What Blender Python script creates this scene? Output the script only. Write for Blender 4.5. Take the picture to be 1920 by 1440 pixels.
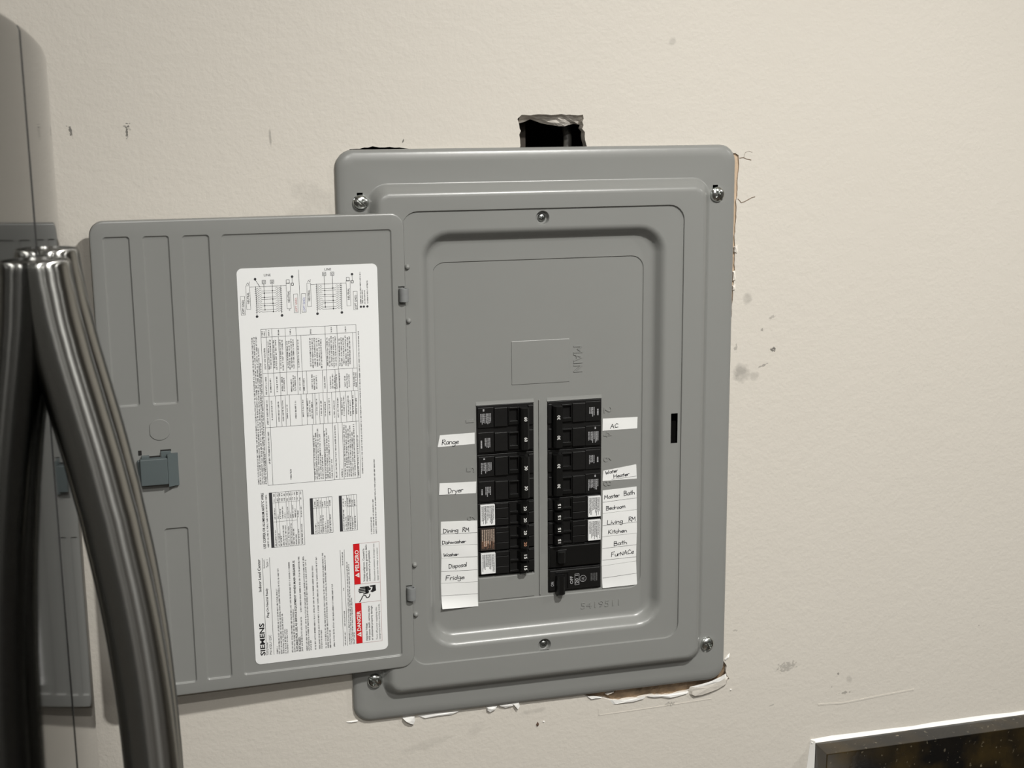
import bpy, bmesh, math, random
from mathutils import Vector, Matrix
R = math.radians
random.seed(7)
for o in list(bpy.data.objects): bpy.data.objects.remove(o)
scene = bpy.context.scene
COL = scene.collection

# ------------------------------------------------------------------ camera
cam_d = bpy.data.cameras.new('camera'); cam = bpy.data.objects.new('camera', cam_d); COL.objects.link(cam)
cam_d.sensor_width = 36; cam_d.lens = 2472/1920*36; cam_d.clip_start = .02; cam_d.clip_end = 50
yaw, pit, rol = R(14.5), R(-11.1), R(-0.538)
fwd = Vector((math.sin(yaw)*math.cos(pit), math.cos(yaw)*math.cos(pit), math.sin(pit)))
rgt = Vector((math.cos(yaw), -math.sin(yaw), 0)); up = rgt.cross(fwd)
r2 = math.cos(rol)*rgt + math.sin(rol)*up; u2 = -math.sin(rol)*rgt + math.cos(rol)*up
m = Matrix((r2, u2, -fwd)).transposed().to_4x4(); m.translation = (-.35702, -1.25511, 1.69799)
cam.matrix_world = m
cam_d.dof.use_dof = True; cam_d.dof.focus_distance = 1.28; cam_d.dof.aperture_fstop = 24
scene.camera = cam

# ------------------------------------------------------------------ world, lamps, exposure
w = bpy.data.worlds.new('world'); scene.world = w; w.use_nodes = True
w.node_tree.nodes['Background'].inputs[0].default_value = (1, .95, .88, 1)
w.node_tree.nodes['Background'].inputs[1].default_value = .02
scene.view_settings.view_transform = 'Standard'
try: scene.view_settings.look = 'None'
except Exception: pass
scene.view_settings.gamma = 1; scene.view_settings.use_curve_mapping = False
scene.view_settings.exposure = -0.17
CEIL = 2.44
LAMPS = [(.28, -1.02, 31), (.28, -2.60, 11), (1.70, -1.02, 14), (1.70, -2.60, 12), (-.34, -1.60, 16)]
for i, (x, y, p) in enumerate(LAMPS):
    ld = bpy.data.lights.new('downlight_lamp', 'AREA'); ld.shape = 'DISK'; ld.size = .10; ld.energy = p
    ld.color = (1, .983, .942); ld.spread = R(175)
    lo = bpy.data.objects.new('downlight_lamp', ld); COL.objects.link(lo); lo.location = (x, y, CEIL-.012)

# ------------------------------------------------------------------ helpers
def tag(o, label=None, cat=None, group=None, kind=None):
    for k, v in (('label', label), ('category', cat), ('group', group), ('kind', kind)):
        if v: o[k] = v
    return o
def empty(name, loc=(0, 0, 0), rz=0, parent=None):
    o = bpy.data.objects.new(name, None); COL.objects.link(o); o.location = loc; o.rotation_euler = (0, 0, rz)
    o.empty_display_size = .02
    if parent: o.parent = parent
    return o
class MB:
    def __init__(s): s.bm = bmesh.new()
    def v(s, *p): return s.bm.verts.new(p)
    def f(s, vs):
        try: return s.bm.faces.new(vs)
        except ValueError: return None
    def box(s, a, b):
        x0, x1 = sorted((a[0], b[0])); y0, y1 = sorted((a[1], b[1])); z0, z1 = sorted((a[2], b[2]))
        V = [s.v(x, y, z) for z in (z0, z1) for y in (y0, y1) for x in (x0, x1)]
        for q in ((0,2,3,1),(4,5,7,6),(0,1,5,4),(2,6,7,3),(0,4,6,2),(1,3,7,5)): s.f([V[i] for i in q])
        return s
    def bbox(s, a, b, r):
        """box with all edges chamfered by r"""
        x0, x1 = sorted((a[0], b[0])); y0, y1 = sorted((a[1], b[1])); z0, z1 = sorted((a[2], b[2]))
        t = bmesh.new(); V = [t.verts.new((x, y, z)) for z in (z0, z1) for y in (y0, y1) for x in (x0, x1)]
        for q in ((0,2,3,1),(4,5,7,6),(0,1,5,4),(2,6,7,3),(0,4,6,2),(1,3,7,5)): t.faces.new([V[i] for i in q])
        bmesh.ops.bevel(t, geom=t.edges[:], offset=r, segments=2, profile=.5, affect='EDGES')
        me = bpy.data.meshes.new('tmp'); t.to_mesh(me); t.free(); s.bm.from_mesh(me); bpy.data.meshes.remove(me)
        return s
    def loft(s, loops, cap0=False, cap1=False, closed=True):
        rings = [[s.v(*p) for p in l] for l in loops]
        for a, b in zip(rings, rings[1:]):
            n = len(a)
            for i in range(n if closed else n-1):
                j = (i+1) % n; s.f([a[i], a[j], b[j], b[i]])
        if cap0: s.f(rings[0][::-1])
        if cap1: s.f(rings[-1])
        return rings
    def fill(s, loops):
        """planar fill of nested loops of verts or points (outer + holes)"""
        E = []
        for l in loops:
            vs = [p if isinstance(p, bmesh.types.BMVert) else s.v(*p) for p in l]
            for i in range(len(vs)):
                a, b = vs[i], vs[(i+1) % len(vs)]
                e = s.bm.edges.get((a, b)) or s.bm.edges.new((a, b)); E.append(e)
        bmesh.ops.triangle_fill(s.bm, use_beauty=True, use_dissolve=False, edges=E)
        return s
    def cyl(s, c, r, h, axis='z', n=24, r1=None):
        r1 = r if r1 is None else r1
        def P(k, rr, t):
            a = 2*math.pi*k/n; p = (rr*math.cos(a), rr*math.sin(a), t)
            if axis == 'y': p = (p[0], p[2], p[1])
            if axis == 'x': p = (p[2], p[0], p[1])
            return (c[0]+p[0], c[1]+p[1], c[2]+p[2])
        s.loft([[P(k, r, -h/2) for k in range(n)], [P(k, r1, h/2) for k in range(n)]], True, True); return s
    def mesh(s, me, M): 
        t = bmesh.new(); t.from_mesh(me); t.transform(M); tm = bpy.data.meshes.new('tmp'); t.to_mesh(tm); t.free()
        s.bm.from_mesh(tm); bpy.data.meshes.remove(tm); return s
    def build(s, name, mat, parent=None, smooth=None, recalc=True, weld=False):
        if weld: bmesh.ops.remove_doubles(s.bm, verts=s.bm.verts[:], dist=1e-6)
        if recalc: bmesh.ops.recalc_face_normals(s.bm, faces=s.bm.faces[:])
        me = bpy.data.meshes.new(name); s.bm.to_mesh(me); s.bm.free()
        if smooth is not None:
            me.shade_smooth(); me.set_sharp_from_angle(angle=R(smooth))
        for mm in (mat if isinstance(mat, (list, tuple)) else [mat]): me.materials.append(mm)
        o = bpy.data.objects.new(name, me); COL.objects.link(o)
        if smooth is not None:
            wn = o.modifiers.new('weighted_normals', 'WEIGHTED_NORMAL'); wn.keep_sharp = True; wn.weight = 80
        if parent: o.parent = parent
        return o
def rr(x0, x1, z0, z1, r, n=6):
    out = []
    for cx, cz, a0 in ((x1-r, z1-r, 0), (x0+r, z1-r, 90), (x0+r, z0+r, 180), (x1-r, z0+r, 270)):
        for k in range(n+1):
            a = R(a0+90*k/n); out.append((cx+r*math.cos(a), cz+r*math.sin(a)))
    return out
def at(loop, y): return [(x, y, z) for x, z in loop]

# ------------------------------------------------------------------ materials
def mat(name, col, rough=.5, metal=0, spec=.5, tint=1., bump=0, bscale=200, var=0, vscale=6, coat=0):
    M = bpy.data.materials.new(name); M.use_nodes = True; N = M.node_tree.nodes; L = M.node_tree.links
    b = N['Principled BSDF']
    b.inputs['Base Color'].default_value = (*col, 1); b.inputs['Roughness'].default_value = rough
    b.inputs['Metallic'].default_value = metal; b.inputs['Specular IOR Level'].default_value = spec
    b.inputs['Coat Weight'].default_value = coat; b.inputs['Specular Tint'].default_value = (tint, tint, tint, 1)
    tc = N.new('ShaderNodeTexCoord')
    if var:
        n = N.new('ShaderNodeTexNoise'); n.inputs['Scale'].default_value = vscale; n.inputs['Detail'].default_value = 4
        L.new(tc.outputs['Object'], n.inputs['Vector'])
        mx = N.new('ShaderNodeMix'); mx.data_type = 'RGBA'
        mx.inputs[6].default_value = (*[c*(1-var) for c in col], 1); mx.inputs[7].default_value = (*[min(1, c*(1+var)) for c in col], 1)
        L.new(n.outputs['Fac'], mx.inputs[0]); L.new(mx.outputs[2], b.inputs['Base Color'])
    if bump:
        n2 = N.new('ShaderNodeTexNoise'); n2.inputs['Scale'].default_value = bscale; n2.inputs['Detail'].default_value = 3
        L.new(tc.outputs['Object'], n2.inputs['Vector'])
        bp = N.new('ShaderNodeBump'); bp.inputs['Strength'].default_value = bump; bp.inputs['Distance'].default_value = .001
        L.new(n2.outputs['Fac'], bp.inputs['Height']); L.new(bp.outputs['Normal'], b.inputs['Normal'])
    return M
GREY = mat('grey_enamel', (.235, .238, .228), .31, bump=.10, bscale=90, var=.025, vscale=12)
GREYDK = mat('grey_enamel_hinge', (.215, .222, .222), .42)
TEAL = mat('grey_green_plastic', (.085, .105, .108), .5, bump=.05, bscale=300)
BLACK = mat('black_phenolic', (.007, .0068, .0066), .42, spec=.32, bump=.12, bscale=260, var=.3, vscale=40)
BLACKS = mat('black_phenolic_gloss', (.0065, .0065, .0063), .28, spec=.4)
DARK = mat('dark_void', (.012, .011, .010), .9)
ZINC = mat('zinc_screw', (.62, .64, .62), .22, 1)
ZINCD = mat('dark_zinc_screw', (.30, .31, .30), .35, 1)
PAPER = mat('white_paper', (.76, .765, .755), .7, bump=.15, bscale=60, var=.02, vscale=30)
STICK = mat('white_sticker', (.81, .818, .815), .35)
INK = mat('black_ink', (.008, .008, .009), .6)
INKG = mat('grey_fine_print', (.028, .028, .032), .6)
PEN = mat('pen_ink', (.018, .018, .022), .55)
RED = mat('red_print', (.62, .008, .012), .45)
WHITEP = mat('white_print', (.82, .82, .80), .5)
SILVERP = mat('silver_print', (.36, .36, .37), .5)
ORANGEP = mat('orange_print', (.50, .26, .16), .5)
BLUEP = mat('blue_print', (.12, .14, .42), .5)
STEEL = mat('brushed_steel', (.46, .46, .445), .055, 1, tint=.42)
HSTEEL = mat('handle_steel', (.33, .33, .315), .26, 1, tint=.45, bump=.03, bscale=400)
_n = HSTEEL.node_tree.nodes; _b = _n['Principled BSDF']; _t = _n.new('ShaderNodeTangent'); _t.direction_type = 'RADIAL'; _t.axis = 'Z'
HSTEEL.node_tree.links.new(_t.outputs[0], _b.inputs['Tangent']); _b.inputs['Anisotropic'].default_value = .9; _b.inputs['Anisotropic Rotation'].default_value = .25
FRBODY = mat('refrigerator_grey_paint', (.08, .08, .082), .5)
RUBBER = mat('gasket_rubber', (.015, .015, .015), .7, spec=.25)
CAULK = mat('white_caulk', (.86, .85, .82), .45)
GYPS = mat('torn_gypsum', (.80, .75, .68), .9, bump=1, bscale=220, var=.15, vscale=120)
KRAFT = mat('brown_kraft_paper', (.25, .18, .115), .9, bump=1, bscale=150, var=.95, vscale=55)
TAN = mat('tan_kraft_paper', (.55, .42, .30), .9, bump=.6, bscale=150, var=.3, vscale=70)
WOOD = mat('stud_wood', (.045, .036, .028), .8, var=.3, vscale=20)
CABW = mat('cabinet_wood', (.10, .055, .03), .45, var=.3, vscale=8)
FLOORM = mat('floor_tile', (.085, .068, .054), .4, var=.25, vscale=4)
CEILM = mat('ceiling_paint', (.72, .70, .66), .9, bump=.3, bscale=120)
ROOMW = mat('room_wall_paint', (.20, .19, .175), .85, bump=.3, bscale=120)
LENS = mat('lamp_lens', (.9, .9, .88), .4)
CABLE = mat('cable_jacket', (.10, .095, .085), .5)
SPECK = mat('brown_speck', (.10, .055, .035), .8)

def wall_material():
    M = bpy.data.materials.new('cream_wall_paint'); M.use_nodes = True; N = M.node_tree.nodes; L = M.node_tree.links
    b = N['Principled BSDF']; b.inputs['Roughness'].default_value = .55; b.inputs['Specular IOR Level'].default_value = .35
    tc = N.new('ShaderNodeTexCoord'); sep = N.new('ShaderNodeSeparateXYZ'); L.new(tc.outputs['Object'], sep.inputs[0])
    def math_(op, a, bb=None, clamp=False):
        n = N.new('ShaderNodeMath'); n.operation = op; n.use_clamp = clamp
        for i, q in enumerate((a, bb)):
            if q is None: continue
            if isinstance(q, (int, float)): n.inputs[i].default_value = q
            else: L.new(q, n.inputs[i])
        return n.outputs[0]
    def noise(sc, det=3):
        n = N.new('ShaderNodeTexNoise'); n.inputs['Scale'].default_value = sc; n.inputs['Detail'].default_value = det
        L.new(tc.outputs['Object'], n.inputs['Vector']); return n.outputs['Fac']
    def mix(f, a, c):
        n = N.new('ShaderNodeMix'); n.data_type = 'RGBA'
        if isinstance(f, float): n.inputs[0].default_value = f
        else: L.new(f, n.inputs[0])
        for i, q in ((6, a), (7, c)):
            if isinstance(q, tuple): n.inputs[i].default_value = (*q, 1)
            else: L.new(q, n.inputs[i])
        return n.outputs[2]
    col = mix(noise(2.2, 5), (.585, .549, .489), (.635, .600, .541))
    nf = noise(350, 4); nm = noise(120, 3)
    # dirt: (x, z, half-width, half-height, angle, strength, sharp, noise)
    marks = [(.2161, 1.4405, .011, .011, -30, .42, 'm'), (.2305, 1.437, .006, .006, 0, .25, 'm'), (.2212, 1.5191, .006, .007, 0, .28, 'm'),
             (.2519, 1.4642, .0035, .003, -30, .9, 'f'), (.249, 1.4983, .005, .0018, 35, .35, 'f'), (.238, 1.486, .0016, .0016, 0, .5, 'f'),
             (.2405, 1.4475, .006, .0014, 22, .5, 'f'), (.209, 1.468, .002, .004, 0, .4, 'f'),
             (.2793, 1.1058, .013, .006, 8, .38, 'f'), (.3359, 1.0756, .0022, .0016, 0, .6, 'f'), (.352, 1.0661, .008, .0016, 3, .5, 'f'),
             (.343, 1.090, .0012, .002, 0, .6, 'f'), (.3575, 1.081, .004, .006, 20, .22, 'm'),
             (.1335, 1.7774, .004, .006, -35, .22, 'm'), (-.2221, 1.6334, .030, .014, -25, .13, 'm'), (-.235, 1.618, .02, .012, 30, .10, 'm'),
             (-.2609, 1.6885, .0013, .009, 2, .42, 'm'), (-.4362, 1.6962, .0016, .0055, 12, .85, 'f'), (-.4375, 1.7004, .0028, .0010, -15, .7, 'f'),
             (-.3880, 1.6955, .0013, .007, -2, .85, 'f'), (-.3875, 1.7003, .0034, .0011, -8, .85, 'f'), (-.3868, 1.7026, .0024, .0006, -6, .9, 'f'), (-.3858, 1.6985, .0016, .0022, -6, .35, 'f'),
             (-.1367, 1.6846, .0007, .0026, -22, 1.0, 'm'), (.2165, 1.155, .003, .0012, 0, .3, 'f'), (.232, 1.176, .0014, .0014, 0, .6, 'f'),
             (.142, 1.079, .007, .0025, 5, .45, 'f'), (-.13, 1.067, .03, .006, 12, .12, 'm'), (-.075, 1.078, .012, .006, 30, .12, 'm'), (.262, 1.062, .004, .001, 15, .35, 'm'),
             (.52, 1.128, .0015, .0012, 0, .5, 'f'), (-.012, 1.090, .02, .003, 6, .16, 'm')]
    fac = None
    for x, z, hw, hh, an, st, kind in marks:
        dx = math_('SUBTRACT', sep.outputs[0], x); dz = math_('SUBTRACT', sep.outputs[2], z)
        c, s_ = math.cos(R(an)), math.sin(R(an))
        p = math_('ADD', math_('MULTIPLY', dx, c/hw), math_('MULTIPLY', dz, s_/hw))
        q = math_('ADD', math_('MULTIPLY', dx, -s_/hh), math_('MULTIPLY', dz, c/hh))
        d2 = math_('ADD', math_('MULTIPLY', p, p), math_('MULTIPLY', q, q))
        inv = math_('SUBTRACT', 1.0, d2)
        if kind == 'f': v = math_('MULTIPLY', math_('ADD', inv, math_('MULTIPLY', math_('SUBTRACT', nf, .52), 6.0)), 1.4, True)
        else: v = math_('MULTIPLY', math_('ADD', inv, math_('MULTIPLY', math_('SUBTRACT', nm, .5), 2.2)), 1.1, True)
        v = math_('MULTIPLY', v, math_('LESS_THAN', d2, 2.2)); v = math_('MULTIPLY', v, st)
        fac = v if fac is None else math_('MAXIMUM', fac, v)
    col = mix(fac, col, (.10, .095, .085))
    L.new(col, b.inputs['Base Color'])
    h = math_('ADD', math_('MULTIPLY', noise(260, 3), .6), math_('MULTIPLY', noise(75, 3), .8))
    bp = N.new('ShaderNodeBump'); bp.inputs['Strength'].default_value = .34; bp.inputs['Distance'].default_value = .0016
    L.new(h, bp.inputs['Height']); L.new(bp.outputs['Normal'], b.inputs['Normal'])
    return M
WALL = wall_material()

def granite_material():
    M = bpy.data.materials.new('dark_granite'); M.use_nodes = True; N = M.node_tree.nodes; L = M.node_tree.links
    b = N['Principled BSDF']; b.inputs['Roughness'].default_value = .12
    tc = N.new('ShaderNodeTexCoord')
    def noise(sc, det):
        n = N.new('ShaderNodeTexNoise'); n.inputs['Scale'].default_value = sc; n.inputs['Detail'].default_value = det
        L.new(tc.outputs['Object'], n.inputs['Vector']); return n.outputs['Fac']
    def ramp(f, stops):
        r = N.new('ShaderNodeValToRGB'); e = r.color_ramp.elements
        e[0].position, e[0].color = stops[0][0], (*stops[0][1], 1); e[1].position, e[1].color = stops[1][0], (*stops[1][1], 1)
        for p, c in stops[2:]: k = e.new(p); k.color = (*c, 1)
        L.new(f, r.inputs[0]); return r.outputs[0]
    base = ramp(noise(16, 6), [(.46, (.007, .0065, .006)), (.70, (.045, .030, .010))])
    sp = ramp(noise(210, 4), [(.66, (0, 0, 0)), (.78, (.16, .14, .10))])
    mx = N.new('ShaderNodeMix'); mx.data_type = 'RGBA'; mx.blend_type = 'ADD'; mx.inputs[0].default_value = 1
    L.new(base, mx.inputs[6]); L.new(sp, mx.inputs[7]); L.new(mx.outputs[2], b.inputs['Base Color'])
    return M
GRANITE = granite_material()

# ------------------------------------------------------------------ text helpers
_tc = {}
def text_mesh(body, bold=0., extrude=0.):
    key = (body, bold, extrude)
    if key not in _tc:
        c = bpy.data.curves.new('txt', 'FONT'); c.body = body; c.resolution_u = 2; c.offset = bold; c.extrude = extrude
        o = bpy.data.objects.new('txt', c); me = bpy.data.meshes.new_from_object(o)
        bpy.data.objects.remove(o); bpy.data.curves.remove(c)
        xs = [v.co.x for v in me.vertices]; _tc[key] = (me, min(xs), max(xs))
    return _tc[key]
CAPH = max(v.co.y for v in text_mesh('H')[0].vertices)
def put_text(mb, body, o, du, dv, width, cap, bold=0., ext=0.):
    """flat lettering: o = start of the baseline, du reading direction, dv up direction"""
    me, x0, x1 = text_mesh(body, bold, ext/ (cap/CAPH) if ext else 0.)
    sx = width/(x1-x0); sy = cap/CAPH
    du = Vector(du); dv = Vector(dv); n = du.cross(dv); o = Vector(o)
    M = Matrix.Translation(o) @ Matrix((du*sx, dv*sy, n*(cap/CAPH))).transposed().to_4x4() @ Matrix.Translation((-x0, 0, 0))
    mb.mesh(me, M)

# ================================================================== ROOM
XL, XR, YB = -1.30, 3.6, -4.6
# --- panel wall with its ragged cut-out
hole = [(-.190,1.667),(-.1875,1.6774),(-.178,1.6780),(-.166,1.6794),(-.160,1.6788),(-.150,1.6792),(-.140,1.6781),(-.1297,1.6769),(-.122,1.670),(-.024,1.670),
 (-.0217,1.6785),(-.0224,1.6850),(-.0226,1.6891),(-.0212,1.6922),(-.0226,1.6950),(-.0234,1.6996),(-.0245,1.7038),(-.0218,1.7062),(-.020,1.7077),(-.012,1.7075),(-.0028,1.7083),
 (.004,1.7076),(.0096,1.7073),(.020,1.7078),(.0321,1.7074),(.0421,1.7073),(.0429,1.7038),(.0412,1.7007),(.0427,1.6974),(.0410,1.6937),(.0435,1.6905),(.0441,1.683),(.0453,1.6776),
 (.046,1.670),(.190,1.669),(.2035,1.668),(.2073,1.6658),(.2078,1.6569),(.2070,1.640),(.2072,1.6255),(.2060,1.6198),(.2064,1.6098),(.2050,1.5815),(.2062,1.570),(.2055,1.556),(.2060,1.545),(.2044,1.5253),(.2034,1.50),(.198,1.49),
 (.195,1.13),(.2037,1.1207),(.2073,1.1154),(.2062,1.1078),(.2105,1.0995),(.2070,1.0945),(.1883,1.0935),(.175,1.0920),(.1629,1.0898),(.1513,1.0893),(.142,1.0878),(.132,1.0885),(.122,1.0902),(.1128,1.0905),(.104,1.0890),
 (.0937,1.0896),(.084,1.0888),(.0748,1.0902),(.069,1.0935),(.0635,1.0955),(.0522,1.0965),(.0466,1.0995),(.03,1.110),(-.19,1.114)]
def ragged(pts, amp, step):
    out = []
    for i, p in enumerate(pts):
        q = pts[(i+1) % len(pts)]; d = math.hypot(q[0]-p[0], q[1]-p[1]); n = max(1, int(d/step)) if d < .06 else 1
        for k in range(n):
            t = k/n; out.append((p[0]+(q[0]-p[0])*t+random.uniform(-amp, amp), p[1]+(q[1]-p[1])*t+random.uniform(-amp, amp)))
    return out
hole = ragged(hole, .00045, .0035)
mb = MB()
outer = [mb.v(x, 0, z) for x, z in ((XL, 0), (XR, 0), (XR, CEIL), (XL, CEIL))]
hv = [mb.v(x, 0, z) for x, z in hole]
mb.fill([outer, hv])
wall = mb.build('wall_back', WALL, recalc=False); tag(wall, 'cream painted drywall around the electrical panel, scuffed and cut', 'wall', kind='structure')
mb = MB()      # broken plaster core along the cut
cx, cz = .0, 1.39
lo = []
for k, (y, g) in enumerate(((0, 0), (.0016, .0003), (.0127, .0014))):
    lo.append([(x+(cx-x)*-g*(1 if k < 2 else random.uniform(.2, 1.2)), y, z+(cz-z)*-g) for x, z in hole])
mb.loft(lo); mb.build('plaster_edge', GYPS, wall)
mb = MB().box((XL, .11, 0), (XR, .14, CEIL)); mb.box((XL, .0127, 1.95), (XR, .11, 2.0)); mb.box((XL, .0127, .9), (XR, .11, .93))
mb.box((-.60, .0127, .93), (-.56, .11, 1.95)); mb.box((.56, .0127, .93), (.60, .11, 1.95))
mb.build('wall_cavity', DARK, wall)
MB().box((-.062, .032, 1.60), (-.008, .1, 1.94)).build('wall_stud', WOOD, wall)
mb = MB(); pts = [(.033+.004*math.sin(k*.7), .030+.003*k, 1.66+.012*k) for k in range(8)]
mb.loft([[(x+.0045*math.cos(a), y, z+.002*math.sin(a)) if False else (x+.0045*math.cos(a), y+.0045*math.sin(a), z) for a in [2*math.pi*i/10 for i in range(10)]] for x, y, z in pts], True, True)
mb.build('cable', CABLE, wall, 60)
# torn lip hanging inside the notch
lowp = [(-.0215,1.6999),(-.015,1.7012),(-.0084,1.7033),(.0017,1.7000),(.009,1.6986),(.0159,1.6972),(.021,1.6966),(.0261,1.6968),(.031,1.6979),(.0359,1.6986),(.041,1.698),(.044,1.698)]
mb = MB(); rows = []
for j in range(5):
    t = j/4
    rows.append([(x+random.uniform(-.0005, .0005), .001+.011*t+random.uniform(-.0011, .0011), 1.7085*(1-t)+z*t+random.uniform(-.0004, .0004)) for x, z in lowp])
rows.append([(x, .0135, z+.004) for x, z in lowp])
mb.loft(rows, closed=False); mb.build('torn_drywall', GYPS, wall)
# exposed paper beside the cover
def slab(name, pts, y0, y1, m):
    b = MB(); a = [b.v(x, y0, z) for x, z in pts]; c = [b.v(x, y1, z) for x, z in pts]
    b.f(a)
    for i in range(len(a)): j = (i+1) % len(a); b.f([a[i], a[j], c[j], c[i]])
    return b.build(name, m, wall)
slab('exposed_paper', [(.193, 1.486), (.216, 1.486), (.216, 1.675), (.193, 1.675)], .0022, .0127, TAN)
mb = MB(); nx = 40
g = [[(.018+.20*i/nx, .0035+.005*(1-j/5)+random.uniform(-.0018, .0018), 1.078+.040*j/5) for i in range(nx+1)] for j in range(6)]
mb.loft(g, closed=False); mb.build('exposed_backing', KRAFT, wall)
# plaster crumbs and curled paint at the lower edge
def chip(pts, y0, y1, name='paint_chip', m=GYPS, j=.0007):
    b = MB(); n = len(pts); cxm = sum(p[0] for p in pts)/n; czm = sum(p[1] for p in pts)/n
    a = [b.v(x, y0, z) for x, z in pts]; c = [b.v(x*.85+cxm*.15+random.uniform(-j, j), y1+random.uniform(-j, j), z*.85+czm*.15+random.uniform(-j, j)) for x, z in pts]
    for i in range(n): k = (i+1) % n; b.f([a[i], a[k], c[k], c[i]])
    mid = b.v(cxm, y1-.0006, czm)
    for i in range(n): b.f([c[i], c[(i+1) % n], mid])
    b.f(a[::-1]); return b.build(name, m, wall)
chip([(-.1529,1.1012),(-.146,1.1015),(-.1396,1.1012),(-.1389,1.0965),(-.1409,1.0912),(-.1445,1.0935),(-.149,1.0965)], .0, -.0035, m=CAULK)
chip([(-.1373,1.1005),(-.12,1.102),(-.105,1.101),(-.0915,1.1005),(-.098,1.0985),(-.115,1.0972),(-.131,1.0968)], .0, -.0016, m=CAULK)
chip([(-.0641,1.1018),(-.058,1.102),(-.051,1.1018),(-.0545,1.0978),(-.0595,1.0957),(-.0632,1.097)], 0, -.003, m=CAULK)
chip([(-.0505,1.1018),(-.040,1.103),(-.031,1.1025),(-.034,1.099),(-.043,1.0985)], 0, -.0024, m=CAULK)
chip([(-.036,1.1022),(-.0285,1.1035),(-.0272,1.0985),(-.0300,1.0948),(-.033,1.0985)], 0, -.003, m=CAULK)
chip([(-.2105,1.1035),(-.198,1.104),(-.198,1.1028),(-.205,1.1024)], 0, -.0008, m=CAULK)
chip([(.0466,1.0995),(.056,1.0985),(.064,1.0963),(.060,1.0948),(.0505,1.0955)], 0, -.0015, m=CAULK)
chip([(.072,1.0918),(.083,1.0902),(.0937,1.0906),(.104,1.0902),(.1128,1.0917),(.1128,1.0898),(.100,1.0878),(.085,1.0868),(.0765,1.0868)], 0, -.0014, m=CAULK)
chip([(.1128,1.0917),(.125,1.0912),(.137,1.0902),(.1513,1.0908),(.163,1.0912),(.163,1.0893),(.15,1.0875),(.141,1.0862),(.131,1.0878),(.12,1.0893)], 0, -.0018, m=CAULK)
chip([(.165,1.0955),(.176,1.0968),(.188,1.0985),(.1975,1.1008),(.205,1.104),(.210,1.1015),(.209,1.0955),(.199,1.0905),(.188,1.0875),(.176,1.0848),(.1668,1.0846),(.163,1.087),(.163,1.0915)], .001, -.0032, 'plaster_lump', WALL, .0003)
chip([(.166,1.0958),(.178,1.0972),(.190,1.0997),(.2005,1.1035),(.2065,1.1065),(.2075,1.104),(.199,1.1),(.188,1.0968),(.176,1.0945)], .0, -.0036, 'plaster_crust', CAULK, .0005)
chip([(.0675,1.0995),(.078,1.1015),(.078,1.1002),(.0695,1.0972)], .003, -.0006, m=GYPS)
chip([(.2045,1.123),(.2078,1.1275),(.2105,1.130),(.2085,1.1262),(.2058,1.121)], 0, -.0012, m=CAULK)
chip([(.2046,1.5735),(.2078,1.5755),(.2085,1.5695),(.2068,1.566),(.2046,1.568)], .001, -.0014, m=GYPS)
chip([(.2040,1.548),(.2064,1.549),(.2062,1.540),(.2042,1.538)], .001, -.0012, m=GYPS)
chip([(.2040,1.5335),(.2066,1.535),(.2060,1.529),(.2038,1.528)], .001, -.0012, m=GYPS)
for (a, z0) in ((-.0012, 1.0768),(.2128,1.0868)): chip([(a-.0012,z0),(a,z0+.0014),(a+.0011,z0),(a,z0-.0011)], 0, -.0008, m=CAULK, j=.0001)
chip([(-.0095,1.0745),(-.0078,1.0775),(-.0066,1.0752),(-.0072,1.0728),(-.009,1.0728)], 0, -.0012, 'brown_speck', SPECK, .0002)
def crack(pts, wd, m=SPECK, y=-.00035, name='wall_crack', parent=None):
    b = MB()
    for i in range(len(pts)-1):
        (x0, z0), (x1, z1) = pts[i], pts[i+1]; d = math.hypot(x1-x0, z1-z0); nx_, nz_ = -(z1-z0)/d*wd/2, (x1-x0)/d*wd/2
        a = [b.v(x0+nx_, y, z0+nz_), b.v(x1+nx_, y, z1+nz_), b.v(x1-nx_, y, z1-nz_), b.v(x0-nx_, y, z0-nz_)]
        c = [b.v(v_.co.x, 0, v_.co.z) for v_ in a]; b.f(a)
        for k in range(4): b.f([a[k], a[(k+1) % 4], c[(k+1) % 4], c[k]])
    return b.build(name, m, parent or wall)
DCR = mat('brown_crack', (.20, .15, .11), .9)  # dark brown of the thin crack lines in the wall
crack([(.2082,1.6632),(.2125,1.6638),(.2160,1.6622),(.2185,1.6618),(.2211,1.6611)], .0007, DCR)
crack([(.2074,1.6222),(.2095,1.6204),(.2112,1.6182),(.2150,1.6193),(.2190,1.6212),(.2225,1.6230),(.2264,1.6240)], .0007, DCR)
crack([(.2130,1.6640),(.2145,1.6690),(.2185,1.6703),(.2221,1.6689)], .0004, mat('faint_crack', (.42, .38, .33), .9))
crack([(.3195,1.0555),(.333,1.0551),(.350,1.0538),(.370,1.0548),(.392,1.0565),(.415,1.0578),(.44,1.0592)], .0018, WALL, -.00035, 'paint_ridge')
crack([(.06,1.084),(.0605,1.076),(.12,1.077),(.19,1.079)], .001, WALL, -.0003, 'paint_ridge')

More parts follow.
